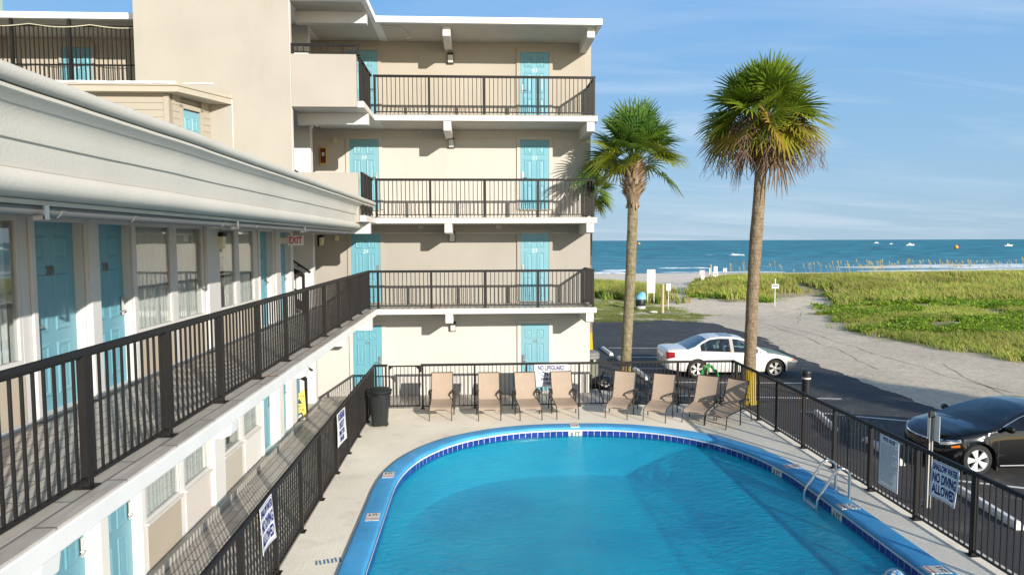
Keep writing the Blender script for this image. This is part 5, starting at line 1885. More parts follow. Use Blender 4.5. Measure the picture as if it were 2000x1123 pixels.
# sea oats: stalks with drooping seed heads along the crest
P_ = np.concatenate([np.column_stack([rg.uniform(36, 66, 170), rg.uniform(60, 74, 170)]), np.column_stack([rg.uniform(25, 40, 26), rg.uniform(60, 72, 26)])])
vis, _ = cam_weight(P_)
P_ = P_[vis & (signed(P_, RIGHT_VEG) > 0.5) & (P_[:, 0] > 0.42 * P_[:, 1] - 3)]
m = MB()
m2 = MB()
Vs, Q_, C_ = [], [], []
for (x, y), z in zip(P_, ground_z(P_)):
    h = rnd.uniform(1.25, 1.95)
    lx = rnd.uniform(-0.45, -0.1) * h * 0.5
    ly = rnd.uniform(-0.1, 0.1)
    pts = [Vector((x + lx * u ** 2.2, y + ly * u, z + h * u)) for u in (0, 0.35, 0.7, 0.9, 1.0)]
    k0 = len(Vs)
    for i, q in enumerate(pts):
        wd = 0.012 if i < 3 else 0.011
        Vs += [q + Vector((-wd, 0, 0)), q + Vector((wd, 0, 0))]
        C_ += [(0.42, 0.37, 0.14)] * 2
        if i:
            Q_.append((k0 + 2 * i - 2, k0 + 2 * i - 1, k0 + 2 * i + 1, k0 + 2 * i))
    for j in range(9):
        u = j / 8
        q = pts[3].lerp(pts[4], u) + Vector((-0.02 + rnd.uniform(-.03, .03), rnd.uniform(-.03, .03), rnd.uniform(-.02, .03)))
        s_ = rnd.uniform(0.03, 0.055)
        k0 = len(Vs)
        a = rnd.uniform(-0.6, 0.6)
        for dx, dz in ((0, -1.6), (0.55, 0), (0, 1.6), (-0.55, 0)):
            Vs.append(q + Vector((s_ * (dx * math.cos(a) - dz * math.sin(a)), rnd.uniform(-.01, .01), s_ * (dx * math.sin(a) + dz * math.cos(a)))))
            C_.append((0.62, 0.50, 0.20))
        Q_.append((k0, k0 + 1, k0 + 2, k0 + 3))
tag(mk('sea_oats', np_mesh('sea_oats', np.array([list(v) for v in Vs]), [np.array(Q_)], np.array(C_)), GR), 'tall golden sea oats standing along the dune crest', 'sea oats', kind='stuff')
# ------------------------------------------------------------------ palms
LEAFM = attr_mat('palm_leaf_material', 0.40, 0.40, 0.18, 0.4)
DRYM = attr_mat('dry_frond_material', 0.8, 0.25, 0.25, 0.1)
def bark(name, c1, c2, scale):
    m, nt, out = nt_new(name)
    p = N(nt, 'ShaderNodeBsdfPrincipled')
    inp(p, Roughness=0.95)
    p.inputs['Specular IOR Level'].default_value = 0.1
    v = coords(nt, (1, 1, 1))
    wv = N(nt, 'ShaderNodeTexWave', bands_direction='Z', wave_profile='SAW')
    inp(wv, Scale=scale, Distortion=2.4, Detail=3, Detail_Scale=2.0)
    nt.links.new(v, wv.inputs[0])
    n1 = noise_t(nt, v, 7, 6, 0.7)
    n2 = noise_t(nt, coords(nt, (9, 9, 2)), 4, 5, 0.7)
    c = ramp(nt, n1, [(0.32, c1), (0.68, c2)])
    c = mixc(nt, 1.0, c, ramp(nt, n2, [(0.35, 0.55), (0.6, 1.0)]), 'MULTIPLY')
    c = mixc(nt, 0.5, c, ramp(nt, wv.outputs[1], [(0.0, 0.6), (0.25, 1.0)]), 'MULTIPLY')
    # yellow paint round the foot, worn at its upper edge
    sp = N(nt, 'ShaderNodeSeparateXYZ')
    nt.links.new(v, sp.inputs[0])
    ad = N(nt, 'ShaderNodeMath', operation='MULTIPLY_ADD')
    nt.links.new(n2, ad.inputs[0])
    ad.inputs[1].default_value = -0.9
    nt.links.new(sp.outputs[2], ad.inputs[2])
    c = mixc(nt, ramp(nt, ad.outputs[0], [(0.5, 0.92), (0.62, 0.0)]), c, (0.62, 0.43, 0.02))
    nt.links.new(c, p.inputs['Base Color'])
    hsum = N(nt, 'ShaderNodeMath', operation='ADD')
    nt.links.new(wv.outputs[1], hsum.inputs[0])
    nt.links.new(n2, hsum.inputs[1])
    nt.links.new(bump(nt, hsum.outputs[0], 0.8, 0.03), p.inputs['Normal'])
    nt.links.new(p.outputs[0], out.inputs[0])
    return m

def fan_leaf(rg_, base, az, el, pet, R_, droop, col, V, F, C, nseg=28, fold=0.5, spread=2.25, tipc=None, sag=0.0):
    """one costapalmate fan leaf: stalk + pleated blade cut into segments with hanging tips"""
    d = Vector((math.cos(az) * math.cos(el), math.sin(az) * math.cos(el), math.sin(el)))
    side = Vector((-math.sin(az), math.cos(az), 0))
    # stalk
    pts = []
    p = base.copy()
    cur = d.copy()
    n_ = 6
    for i in range(n_ + 1):
        pts.append(p.copy())
        cur = (cur + Vector((0, 0, -droop * 0.10))).normalized()
        p = p + cur * (pet / n_)
    k0 = len(V)
    for i, q in enumerate(pts):
        w_ = 0.028 * (1 - 0.55 * i / n_)
        upv = side.cross(cur)
        V += [q - side * w_, q + side * w_, q - upv * w_ * 0.8]
        C += [(col[0] * 0.9 + 0.03, col[1] * 0.9 + 0.02, col[2] * 0.8)] * 3
        if i:
            for a, b in ((0, 1), (1, 2), (2, 0)):
                F.append((k0 + 3 * i - 3 + a, k0 + 3 * i - 3 + b, k0 + 3 * i + b, k0 + 3 * i + a))
    hub = pts[-1]
    fwd = cur
    nrm = side.cross(fwd)
    if nrm.z < 0:
        nrm = -nrm
    fwd = (fwd + Vector((0, 0, -sag))).normalized()
    nrm = side.cross(fwd)
    if nrm.z < 0:
        nrm = -nrm
    roll_ = rg_.uniform(-0.5, 0.5) * (1 + 2.0 * sag)
    s2 = side * math.cos(roll_) + nrm * math.sin(roll_)
    nrm = nrm * math.cos(roll_) - side * math.sin(roll_)
    dth = 2 * spread / nseg
    cupv = rg_.uniform(0.15, 0.4)
    for i in range(nseg):
        a = -spread + dth * (i + 0.5)
        L = R_ * (0.72 + 0.30 * math.cos(a * 0.62)) * rg_.uniform(0.88, 1.08)
        dir_ = (fwd * math.cos(a) + s2 * math.sin(a) + nrm * cupv * (1 - math.cos(a)) * 0.6).normalized()
        tang = (s2 * math.cos(a) - fwd * math.sin(a))
        rows = []
        hang = droop * rg_.uniform(0.7, 1.4)
        for r_, wf_ in ((0.06, 1.0), (0.42, 1.0), (0.70, 0.62), (0.90, 0.30), (1.0, 0.03)):
            rr_ = L * r_
            c = hub + dir_ * rr_ + Vector((0, 0, -hang * 0.42 * R_ * max(0, r_ - 0.18) ** 2.0)) + nrm * 0.04 * R_ * math.sin(r_ * 2.5)
            wd = min(rr_, 0.47 * L) * dth * 0.5 * wf_ * 1.05
            up_ = nrm * (fold * wd)
            rows.append((c - tang * wd, c + up_, c + tang * wd))
        k0 = len(V)
        cj = rg_.uniform(0.8, 1.2)
        for j, row in enumerate(rows):
            V += list(row)
            t_ = j / 4
            cc_ = col if tipc is None else tuple(col[k] * (1 - t_ ** 3) + tipc[k] * t_ ** 3 for k in range(3))
            C += [tuple(x * cj for x in cc_)] * 3
            if j:
                q = k0 + 3 * j
                F.append((q - 3, q - 2, q + 1, q))
                F.append((q - 2, q - 1, q + 2, q + 1))

def palm(label, base, top_xy, zt, r0, r1, crown_r, nleaf, seed, old=0.2, boots=False, skirt=False, strings=0, pet=1.0, fan=0.85, elmin=-0.75, bulge=0.0, bm_=None, leaves_bias=None, greens=None, extra=(), sagk=0.75):
    rg_ = random.Random(seed)
    t = thing('palm_tree', label, 'palm tree', (base[0], base[1], GZ), 0, 'palm trees beside the pool and motel')
    bx, by = base
    # trunk
    rows = []
    nz = 70
    for i in range(nz + 1):
        u = i / nz
        x = (top_xy[0] - bx) * (u ** 1.25) + 0.05 * math.sin(u * 5 + seed) * u * (1 - u) * 4 * 0.5
        y = (top_xy[1] - by) * u
        rad = r0 + (r1 - r0) * u + 0.07 * math.exp(-u * 22) + bulge * math.exp(-((u - 0.62) / 0.10) ** 2)
        row = []
        for k in range(22):
            a = 2 * PI * k / 22
            rr_ = rad * (1 + 0.05 * noise.noise(Vector((math.cos(a) * 2, math.sin(a) * 2, u * 14 + seed))) + 0.03 * noise.noise(Vector((math.cos(a) * 5, math.sin(a) * 5, u * 60))))
            row.append((x + rr_ * math.cos(a), y + rr_ * math.sin(a), (zt - GZ) * u))
        rows.append(row)
    MB().grid(rows, close_u=True).build('trunk', bm_, t, smooth=True, world=False, angle=180)
    top = Vector((top_xy[0] - bx, top_xy[1] - by, zt - GZ))
    V, F, C = [], [], []
    ga = 2.39996
    for i in range(nleaf):
        u = (i + 0.5) / nleaf
        el = 1.40 - (1.40 - elmin) * u ** 1.15 + rg_.uniform(-0.12, 0.12)
        az = i * ga + rg_.uniform(-0.3, 0.3)
        if leaves_bias and rg_.random() < leaves_bias[1] and u > 0.55:
            if math.cos(az - leaves_bias[0]) > 0.2:
                continue
        g = greens or ((0.13, 0.23, 0.025), (0.21, 0.30, 0.03), (0.31, 0.34, 0.035))
        c = g[min(2, int(u * 2.2 + rg_.random() * 0.9))]
        tip = None
        if u > 1 - old and rg_.random() < 0.6:
            c = (0.34, 0.33, 0.035) if rg_.random() < 0.75 else (0.42, 0.28, 0.05)
            tip = (0.40, 0.22, 0.06)
        elif rg_.random() < 0.5:
            tip = (c[0] * 1.8, c[1] * 1.25, c[2] * 1.2)
        b = top + Vector((math.cos(az), math.sin(az), 0)) * r1 * 0.6 + Vector((0, 0, 0.25 * (1 - u)))
        fan_leaf(rg_, b, az, el, pet * rg_.uniform(0.85, 1.12) * (1.12 - 0.32 * u), fan * rg_.uniform(0.9, 1.08), 0.22 + 0.55 * u, c, V, F, C, nseg=26, tipc=tip, sag=sagk * u * rg_.uniform(0.5, 1.2))
    for az, el, pl in extra:
        fan_leaf(rg_, top + Vector((math.cos(az), math.sin(az), 0)) * r1 * 0.6, az, el, pl, fan * 0.92, 1.1, (greens or ((0.16, 0.26, 0.035),))[0], V, F, C, nseg=24, tipc=(0.42, 0.30, 0.08))
    mk('crown', np_mesh('crown', np.array([list(v) for v in V]), [np.array(F)], np.array(C)), LEAFM, t, world=False)
    if skirt:
        V, F, C = [], [], []
        for i in range(26):
            az = i * ga
            el = rg_.uniform(-1.45, -1.05)
            c = rg_.choice(((0.42, 0.24, 0.07), (0.50, 0.30, 0.08), (0.30, 0.18, 0.07), (0.24, 0.16, 0.09)))
            fan_leaf(rg_, top + Vector((math.cos(az) * r1 * 0.9, math.sin(az) * r1 * 0.9, rg_.uniform(-0.5, 0.05))), az, el, 0.12, 0.42, 0.7, c, V, F, C, nseg=9, spread=0.9)
        for i in range(3):
            az = rg_.uniform(0, 2 * PI)
            c = rg_.choice(((0.22, 0.15, 0.10), (0.30, 0.20, 0.11)))
            fan_leaf(rg_, top + Vector((math.cos(az) * r1, math.sin(az) * r1, 0.0)), az, rg_.uniform(-0.7, -0.2), 0.7, 0.75, 2.2, c, V, F, C, nseg=20)
        mk('dead_fronds', np_mesh('dead_fronds', np.array([list(v) for v in V]), [np.array(F)], np.array(C)), DRYM, t, world=False)
    if strings:
        m = MB()
        for i in range(strings):
            az = 2 * PI * i / strings + rg_.uniform(-0.3, 0.3)
            L = rg_.uniform(1.35, 1.75) * crown_r / 2.1
            pts = []
            for k in range(9):
                u = k / 8
                pts.append(top + Vector((math.cos(az) * L * u ** 0.8, math.sin(az) * L * u ** 0.8, 0.35 + 0.75 * u - 1.75 * u ** 2.4)))
            m.tube(pts, [0.016 * (1 - 0.6 * k / 8) for k in range(9)], 5)
            for k in range(3, 9):
                for b_ in range(9):
                    p = pts[k] + Vector((rg_.uniform(-.12, .12), rg_.uniform(-.12, .12), 0))
                    q = [p]
                    h = Vector((rg_.uniform(-1, 1), rg_.uniform(-1, 1), rg_.uniform(-.4, .2))) * 0.10
                    for s_ in range(5):
                        q.append(q[-1] + h + Vector((0, 0, -0.09)))
                        h = h * 0.75 + Vector((rg_.uniform(-.03, .03), rg_.uniform(-.03, .03), 0))
                    m.tube(q, 0.0055, 3)
        m.build('seed_stalks', mat('dry_stalk', (0.20, 0.13, 0.11), rough=0.9, var=0.2), t, world=False, smooth=True, fix=False)
    if boots:
        V, F, C = [], [], []
        for i in range(95):
            u = i / 95
            az = i * ga
            z = (zt - GZ) - 1.02 + 0.98 * u
            uu = z / (zt - GZ)
            cxy = Vector(((top_xy[0] - bx) * uu ** 1.25, (top_xy[1] - by) * uu, z))
            out_ = Vector((math.cos(az), math.sin(az), 0))
            sd = Vector((-math.sin(az), math.cos(az), 0))
            L = rg_.uniform(0.22, 0.36)
            lean = rg_.uniform(0.35, 0.8) if u > 0.12 else rg_.uniform(-0.9, 0.4)
            rad = r1 * (0.80 + 0.40 * math.sin(PI * min(1, u * 1.05)))
            c = rg_.choice(((0.46, 0.36, 0.26), (0.56, 0.46, 0.35), (0.34, 0.25, 0.17), (0.40, 0.27, 0.15)))
            for s_ in (-1, 1):
                k0 = len(V)
                for j, (q, wd, off) in enumerate(((0, 0.075, 0.0), (0.45, 0.055, 0.05), (0.8, 0.04, 0.12), (1.0, 0.018, 0.19))):
                    cc_ = cxy + out_ * (rad + off * (0.5 + lean)) + Vector((0, 0, L * q * (1 if lean > 0 else -0.6))) + sd * (s_ * (0.02 + 0.10 * q))
                    V += [cc_ - sd * wd, cc_ + out_ * 0.02, cc_ + sd * wd]
                    C += [c] * 3
                    if j:
                        b = k0 + 3 * j
                        F += [(b - 3, b - 2, b + 1, b), (b - 2, b - 1, b + 2, b + 1)]
        mk('leaf_bases', np_mesh('leaf_bases', np.array([list(v) for v in V]), [np.array(F)], np.array(C)), DRYM, t, world=False)
    return t
BARK_G = bark('mossy_bark', (0.215, 0.18, 0.10), (0.40, 0.34, 0.225), 2.6)
BARK_B = bark('brown_bark', (0.24, 0.175, 0.11), (0.42, 0.33, 0.225), 3.2)
palm('shorter palm with a shaggy collar of old leaf bases and a mossy trunk', (4.25, 19.30), (4.48, 19.30), 6.62, 0.155, 0.140, 1.4, 42, 5, old=0.12, boots=True, pet=0.84, fan=0.84, elmin=0.34, sagk=0.25, extra=[(2.9, 0.25, 1.15), (3.3, 0.55, 1.0), (3.5, 0.0, 0.95), (0.1, 0.1, 0.75)], bm_=BARK_G, bulge=0.0,
     greens=((0.11, 0.24, 0.05), (0.16, 0.28, 0.04), (0.28, 0.34, 0.04)), leaves_bias=(PI * 1.0, 0.15))
palm('taller palm with a full round crown, hanging seed stalks and an orange skirt', (7.84, 19.20), (8.10, 19.20), 7.62, 0.176, 0.155, 1.95, 76, 9, old=0.24, skirt=True, strings=15, pet=0.98, fan=0.96, elmin=0.05, sagk=0.6, bm_=BARK_B, bulge=0.012)
palm('palm half hidden behind the corner of the motel block', (4.55, 27.6), (4.55, 27.6), 6.25, 0.17, 0.15, 1.3, 34, 21, old=0.2, pet=0.55, fan=0.62, elmin=-0.5, bm_=BARK_B)
palm('palm out of frame to the right whose frond shadows reach across the parking lot', (25.2, -2.9), (25.2, -2.9), 7.4, 0.2, 0.18, 2.0, 44, 31, old=0.2, pet=1.2, fan=1.1, elmin=-0.3, bm_=BARK_B)
palm('second palm out of frame on the right, shading the old pavement with its fronds', (27.9, -6.4), (27.9, -6.4), 7.6, 0.2, 0.18, 2.0, 40, 37, old=0.2, pet=1.1, fan=1.05, elmin=-0.3, bm_=BARK_G)
# ------------------------------------------------------------------ cars
def paint(name, col, rough=0.25, coat=1.0, metal=0.0, dust=0.35):
    m, nt, out = nt_new(name)
    p = N(nt, 'ShaderNodeBsdfPrincipled')
    inp(p, Roughness=rough, Metallic=metal)
    p.inputs['Coat Weight'].default_value = coat
    p.inputs['Specular IOR Level'].default_value = 0.25 + 0.25 * min(1, coat)
    p.inputs['Coat Roughness'].default_value = 0.04
    v = coords(nt)
    c = mixc(nt, 1.0, (*col,), ramp(nt, noise_t(nt, v, 2.2, 5), [(0.3, 0.90), (0.7, 1.0)]), 'MULTIPLY')
    sp = N(nt, 'ShaderNodeSeparateXYZ')
    nt.links.new(v, sp.inputs[0])
    dn = N(nt, 'ShaderNodeMath', operation='MULTIPLY_ADD')
    nt.links.new(noise_t(nt, v, 6, 4), dn.inputs[0])
    dn.inputs[1].default_value = 0.35
    nt.links.new(sp.outputs[2], dn.inputs[2])
    c = mixc(nt, ramp(nt, dn.outputs[0], [(0.34, dust), (0.52, 0.0)]), c, (0.17, 0.15, 0.12))
    nt.links.new(c, p.inputs['Base Color'])
    nt.links.new(p.outputs[0], out.inputs[0])
    return m
RUBBER = mat('tyre_rubber', (0.022, 0.021, 0.020), rough=0.85, var=0.15, fine=80)
DARKT = mat('dark_trim', (0.02, 0.02, 0.021), rough=0.6, var=0.1)
CARGL = glass_mat('car_glass', (0.50, 0.64, 0.68), 0.95, 0.10)
ALLOY = mat('alloy_rim', (0.74, 0.70, 0.64), rough=0.35, metal=0.25, var=0.06)
ALLOY2 = mat('bright_alloy', (0.75, 0.75, 0.75), rough=0.3, metal=0.25, var=0.05)
SEAT = mat('car_seat_cloth', (0.22, 0.21, 0.19), rough=0.9)
CHROME = mat('chrome', (0.75, 0.75, 0.76), rough=0.12, metal=1.0, var=0.02, bmp=0)

def car(P, label, cat, loc, rz, group=None):
    """local x runs from the rear bumper (0) to the nose, z up from the road, y across; near side built on both flanks alike"""
    t = thing('parked_car', label, cat, loc, rz, group)
    I = lambda key, x: float(np.interp(x, [a for a, b in P[key]], [b for a, b in P[key]]))
    Lc = P['L']
    ww = P['wheels']
    R_ = P['R']
    xs = set(np.round(np.arange(0, Lc + 0.001, 0.11), 3)) | {0.0, 0.015, 0.04, 0.075, Lc - 0.09, Lc - 0.045, Lc - 0.015, Lc}
    for w_ in ww:
        for k in range(-14, 15):
            xs.add(round(w_ + k / 14 * (R_ + 0.055), 3))
    keyx = P['gl']      # rear window foot, roof rear, C pillar end, B0, B1, windscreen foot etc.
    for q in keyx.values():
        xs.add(round(q, 3))
    xs = sorted(x for x in xs if 0 <= x <= Lc)
    xs2 = [xs[0]]
    for x in xs[1:]:
        if x - xs2[-1] > 0.006:
            xs2.append(x)
    xs = xs2
    def arch(x):
        z = 0
        for w_ in ww:
            d = abs(x - w_)
            if d < R_ + 0.05:
                z = max(z, R_ * 0.98 + math.sqrt(max(0, (R_ + 0.05) ** 2 - d * d)))
        return z
    def ring(x):
        hw, zb, zl = I('w', x), I('bot', x), I('belt', x)
        zt, wt = I('top', x), I('wt', x)
        za = arch(x)
        zm = I('mid', x)
        green = keyx['rw0'] < x < keyx['ws1']
        zg = max(zl + 0.002, I('side_top', x)) if green else zl + 0.002
        pts = [(hw * 0.95, zb), (hw * 0.985, zb + 0.09), (hw * 1.0, zb + (zm - zb) * 0.55), (hw * 0.995, zm), (hw * 0.975, zm + (zl - zm) * 0.6), (hw * 0.945, zl)]
        pts = [(y, max(z, za + 0.004 * i)) for i, (y, z) in enumerate(pts)]
        f = (zg - zl) / max(0.01, (I('side_top', keyx['roofm']) - zl))
        yb = hw * 0.945
        yt = wt
        if green:
            y6 = yb + (yt - yb) * min(1, max(0, (zg - zl) / 0.40))
            pts.append((y6, zg))
            e = min(0.05, zt - zg)
            pts.append((y6 - 0.045 * min(1, e / 0.04 + 0.1), zg + max(0.001, (zt - zg) * 0.62)))
            y6b = pts[-1][0]
        else:
            pts.append((yb - 0.015, zl + 0.25 * (zt - zl) + 0.002))
            pts.append((yb - 0.06, zl + 0.62 * (zt - zl) + 0.003))
            y6b = pts[-1][0]
        z6b = pts[-1][1]
        for u in (0.62, 0.3, 0.0):
            pts.append((y6b * u, z6b + (zt - z6b) * (1 - u ** 2.2)))
        return pts
    rings = [ring(x) for x in xs]
    nR = len(rings[0])
    bms = {}
    def put(key, i, j, s_):
        if key in ('side_window', 'pillar'):
            key = (key, s_, xs[i] < keyx['b0'])
        if key not in bms:
            bms[key] = MB()
        q = [(i, j), (i + 1, j), (i + 1, j + 1), (i, j + 1)]
        bms[key].quad(*[(xs[a], s_ * rings[a][b][0], rings[a][b][1]) for a, b in q])
    for i in range(len(xs) - 1):
        xm = (xs[i] + xs[i + 1]) / 2
        for j in range(nR - 1):
            key = 'body'
            if j == 5 and keyx['sg0'] < xm < keyx['sg1']:
                key = 'side_window' if not (keyx['b0'] < xm < keyx['b1']) else 'pillar'
                if 'q0' in keyx and keyx['q0'] < xm < keyx['q1']:
                    key = 'pillar'
            elif j >= 7 and keyx['ws0'] < xm < keyx['ws1']:
                key = 'windscreen'
            elif j >= 7 and keyx['rw0'] < xm < keyx['rw1']:
                key = 'rear_window'
            elif j >= 6 and keyx['ws1'] <= xm < P['hood1'] and P.get('hoodmat'):
                key = 'hood'
            elif P.get('bumpermat') and xm > Lc - 0.42 and j <= 2:
                key = 'front_bumper'
            for s_ in (1, -1):
                put(key, i, j, s_)
    for i in (0, len(xs) - 1):
        row = [(xs[i], y, z) for y, z in rings[i]]
        for j in range(nR - 1):
            a, b = row[j], row[j + 1]
            k_ = 'front_bumper' if (i and j <= 3 and P.get('bumpermat')) else 'body'
            bms[k_].quad(a, b, (b[0], -b[1], b[2]), (a[0], -a[1], a[2]))
    for k, b in bms.items():
        k = k[0] if isinstance(k, tuple) else k
        bmesh.ops.remove_doubles(b.bm, verts=b.bm.verts[:], dist=0.0008)
        mt = {'body': P['paint'], 'side_window': P.get('glass', CARGL), 'windscreen': P.get('glass', CARGL), 'rear_window': P.get('glass', CARGL), 'hood': P.get('hoodmat'), 'pillar': P.get('pillar', DARKT), 'front_bumper': P.get('bumpermat')}[k]
        b.build(k, mt, t, smooth=True, world=False, angle=38)
    # underbody, wheel housings and cabin floor
    m = MB()
    hw = I('w', Lc / 2)
    m.box(0.25, Lc - 0.3, -hw * 0.62, hw * 0.62, 0.20, 0.60)
    m.box(ww[0] + R_ + 0.08, ww[1] - R_ - 0.08, -hw * 0.93, hw * 0.93, 0.22, 0.50)
    m.box(keyx['rw0'] + 0.1, keyx['ws1'] - 0.15, -hw * 0.90, hw * 0.90, 0.60, I('belt', Lc / 2) - 0.10)
    m.build('underbody', DARKT, t, world=False)
    m = MB()
    xf, xr = keyx['b1'] + 0.12, keyx['b0'] - 0.62
    for x_ in (xf, xr):
        for y_ in (-0.36, 0.36):
            zl = I('belt', x_)
            m.prism([(x_ - 0.16, zl - 0.3), (x_ - 0.22, zl + 0.10), (x_ - 0.17, zl + 0.13), (x_ - 0.03, zl - 0.3)], 'y', y_ - 0.22, y_ + 0.22)
            m.prism([(x_ - 0.20, zl + 0.13), (x_ - 0.22, zl + 0.27), (x_ - 0.14, zl + 0.27), (x_ - 0.13, zl + 0.13)], 'y', y_ - 0.11, y_ + 0.11)
    m.build('seats', SEAT, t, world=False, bevel=0.03)
    m = MB()
    xd = keyx['ws0'] + 0.05
    m.prism([(xd - 0.15, I('belt', xd) - 0.25), (xd - 0.12, I('belt', xd) - 0.03), (xd + 0.25, I('belt', xd) - 0.04), (xd + 0.3, I('belt', xd) - 0.25)], 'y', -hw * 0.85, hw * 0.85)
    sw = [(xd - 0.34 + 0.06 * math.sin(q), P['steer'] * 0.36 + 0.18 * math.cos(q), I('belt', xd) + 0.0 + 0.17 * math.sin(q)) for q in [2 * PI * k / 20 for k in range(20)]]
    m.tube(sw, 0.015, 6, closed=True)
    m.build('dashboard', DARKT, t, world=False)
    # wheels
    for w_ in ww:
        for s_ in (-1, 1):
            yo = s_ * (I('w', w_) - 0.035)
            M = tr(w_, yo, R_) @ (rotx(PI / 2) if s_ < 0 else rotx(-PI / 2))
            m = MB()
            hwid = 0.10
            m.lathe([(R_ * 0.66, -2 * hwid), (R_ * 0.92, -2 * hwid + 0.004), (R_, -2 * hwid + 0.035), (R_ * 1.004, -hwid), (R_, -0.035), (R_ * 0.93, -0.004), (R_ * 0.80, 0.006), (R_ * 0.70, 0.0), (R_ * 0.66, -0.02)], 40, M, cap=False)
            wh = m.build('wheel', RUBBER, t, smooth=True, world=False)
            m = MB()
            m.lathe([(R_ * 0.665, -2 * hwid), (R_ * 0.63, -0.12), (R_ * 0.64, -0.02), (R_ * 0.695, 0.004), (R_ * 0.70, -0.006)], 40, M, cap=False)
            ns = P['spokes']
            for k in range(ns):
                for dd in P['split']:
                    a = 2 * PI * k / ns + dd
                    a2 = 2 * PI * k / ns + dd * P['splitin']
                    w0, w1 = P['spw']
                    p0 = Vector((R_ * 0.10 * math.cos(a2), R_ * 0.10 * math.sin(a2), -0.022))
                    p1 = Vector((R_ * 0.655 * math.cos(a), R_ * 0.655 * math.sin(a), -0.012))
                    d_ = (p1 - p0).normalized()
                    n_ = Vector((-d_.y, d_.x, 0))
                    top_ = [p0 - n_ * w0, p1 - n_ * w1, p1 + n_ * w1, p0 + n_ * w0]
                    bot = [q + Vector((0, 0, -0.035)) for q in top_]
                    T, B = [M @ q for q in top_], [M @ q for q in bot]
                    m.quad(*T)
                    for e in range(4):
                        m.quad(T[e], T[(e + 1) % 4], B[(e + 1) % 4], B[e])
            m.lathe([(R_ * 0.17, -0.05), (R_ * 0.17, -0.018), (R_ * 0.12, -0.008), (0.0, -0.006)], 18, M, cap=False)
            m.build('rim', P['rim'], wh, smooth=True, world=False, angle=35)
            m = MB()
            m.lathe([(R_ * 0.62, -0.105), (0.0, -0.10)], 24, M, cap=False)
            m.build('brake', DARKT, wh, world=False)
    # arch liners
    for w_ in ww:
        for s_ in (-1, 1):
            m = MB()
            y0, y1 = s_ * (hw * 0.55), s_ * (I('w', w_) - 0.03)
            m.grid([[(w_ + (R_ + 0.052) * math.cos(a), y_, R_ * 0.98 + (R_ + 0.052) * math.sin(a)) for a in [PI * k / 20 for k in range(-2, 23)]] for y_ in (y0, y1)])
            m.build('wheel_housing', DARKT, t, world=False, fix=False)
    # mirrors and door handles, sill line
    for s_ in (-1, 1):
        x_ = keyx['sg1'] - P.get('mir', 0.12)
        zl = I('belt', x_)
        y_ = s_ * (I('w', x_) * 0.97)
        m = MB()
        rows = []
        for k in range(7):
            a = k / 6 * PI
            rows.append([(x_ + 0.07 * math.cos(a) * 1.0 + 0.02, y_ + s_ * (0.11 + 0.09 * math.cos(b)), zl + 0.06 + 0.07 * math.sin(a) * math.sin(b)) for b in [2 * PI * q / 12 for q in range(12)]])
        m.lathe([(0.001, -0.10), (0.05, -0.09), (0.075, -0.03), (0.075, 0.05), (0.06, 0.09), (0.001, 0.10)], 14, tr(x_ + 0.04, y_ + s_ * 0.11, zl + 0.075) @ rotx(PI / 2) @ Matrix.Diagonal((0.75, 1, 1, 1)), cap=False)
        m.box(x_ + 0.0, x_ + 0.06, min(y_ - s_ * 0.02, y_ + s_ * 0.06), max(y_ - s_ * 0.02, y_ + s_ * 0.06), zl + 0.01, zl + 0.06)
        m.build('mirror', P['mirror'], t, smooth=True, world=False)
        for x_ in P['handles']:
            zz_ = I('mid', x_) + (I('belt', x_) - I('mid', x_)) * 0.58
            yy = s_ * I('w', x_) * 0.98
            m = MB().box(x_ - 0.09, x_ + 0.09, yy - 0.014, yy + 0.014, zz_ - 0.014, zz_ + 0.014)
            m.build('door_handle', P['handle_m'], t, world=False, bevel=0.006)
    # shut lines as thin dark strips just proud of the flank
    m = MB()
    for s_ in (-1, 1):
        for x_ in P['seams']:
            zs = [I('bot', x_) + 0.10, I('bot', x_) + (I('mid', x_) - I('bot', x_)) * 0.55, I('mid', x_), I('mid', x_) + (I('belt', x_) - I('mid', x_)) * 0.6, I('belt', x_)]
            fs = [0.985, 1.0, 0.995, 0.975, 0.945]
            for (z0, f0), (z1, f1) in zip(zip(zs, fs), zip(zs[1:], fs[1:])):
                w0 = I('w', x_)
                m.quad((x_ - 0.004, s_ * (w0 * f0 + 0.002), z0), (x_ + 0.004, s_ * (w0 * f0 + 0.002), z0), (x_ + 0.004, s_ * (w0 * f1 + 0.002), z1), (x_ - 0.004, s_ * (w0 * f1 + 0.002), z1))
    m.build('shut_lines', DARKT, t, world=False, fix=False)
    return t, I

def lamp_patch(t, name, m_, I, xa, xb, za, zb, off=0.006, sides=(-1, 1), nose=None, Lc=0):
    """a lamp wrapped on the flank between stations xa,xb and heights za,zb (each a function end pair)"""
    for s_ in sides:
        m = MB()
        rows = []
        for k in range(9):
            u = k / 8
            x = xa + (xb - xa) * u
            row = []
            for q in range(5):
                v = q / 4
                z = za[0] + (za[1] - za[0]) * u + ((zb[0] + (zb[1] - zb[0]) * u) - (za[0] + (za[1] - za[0]) * u)) * v
                zm, zl, zb_ = I('mid', x), I('belt', x), I('bot', x)
                f = float(np.interp(z, [zb_, zb_ + 0.09, zb_ + (zm - zb_) * 0.55, zm, zm + (zl - zm) * 0.6, zl, zl + 0.03], [0.95, 0.985, 1.0, 0.995, 0.975, 0.945, 0.93]))
                row.append((x, s_ * (I('w', x) * f + off), z))
            rows.append(row)
        m.grid(rows)
        m.build(name, m_, t, smooth=True, world=False, fix=False, angle=180)

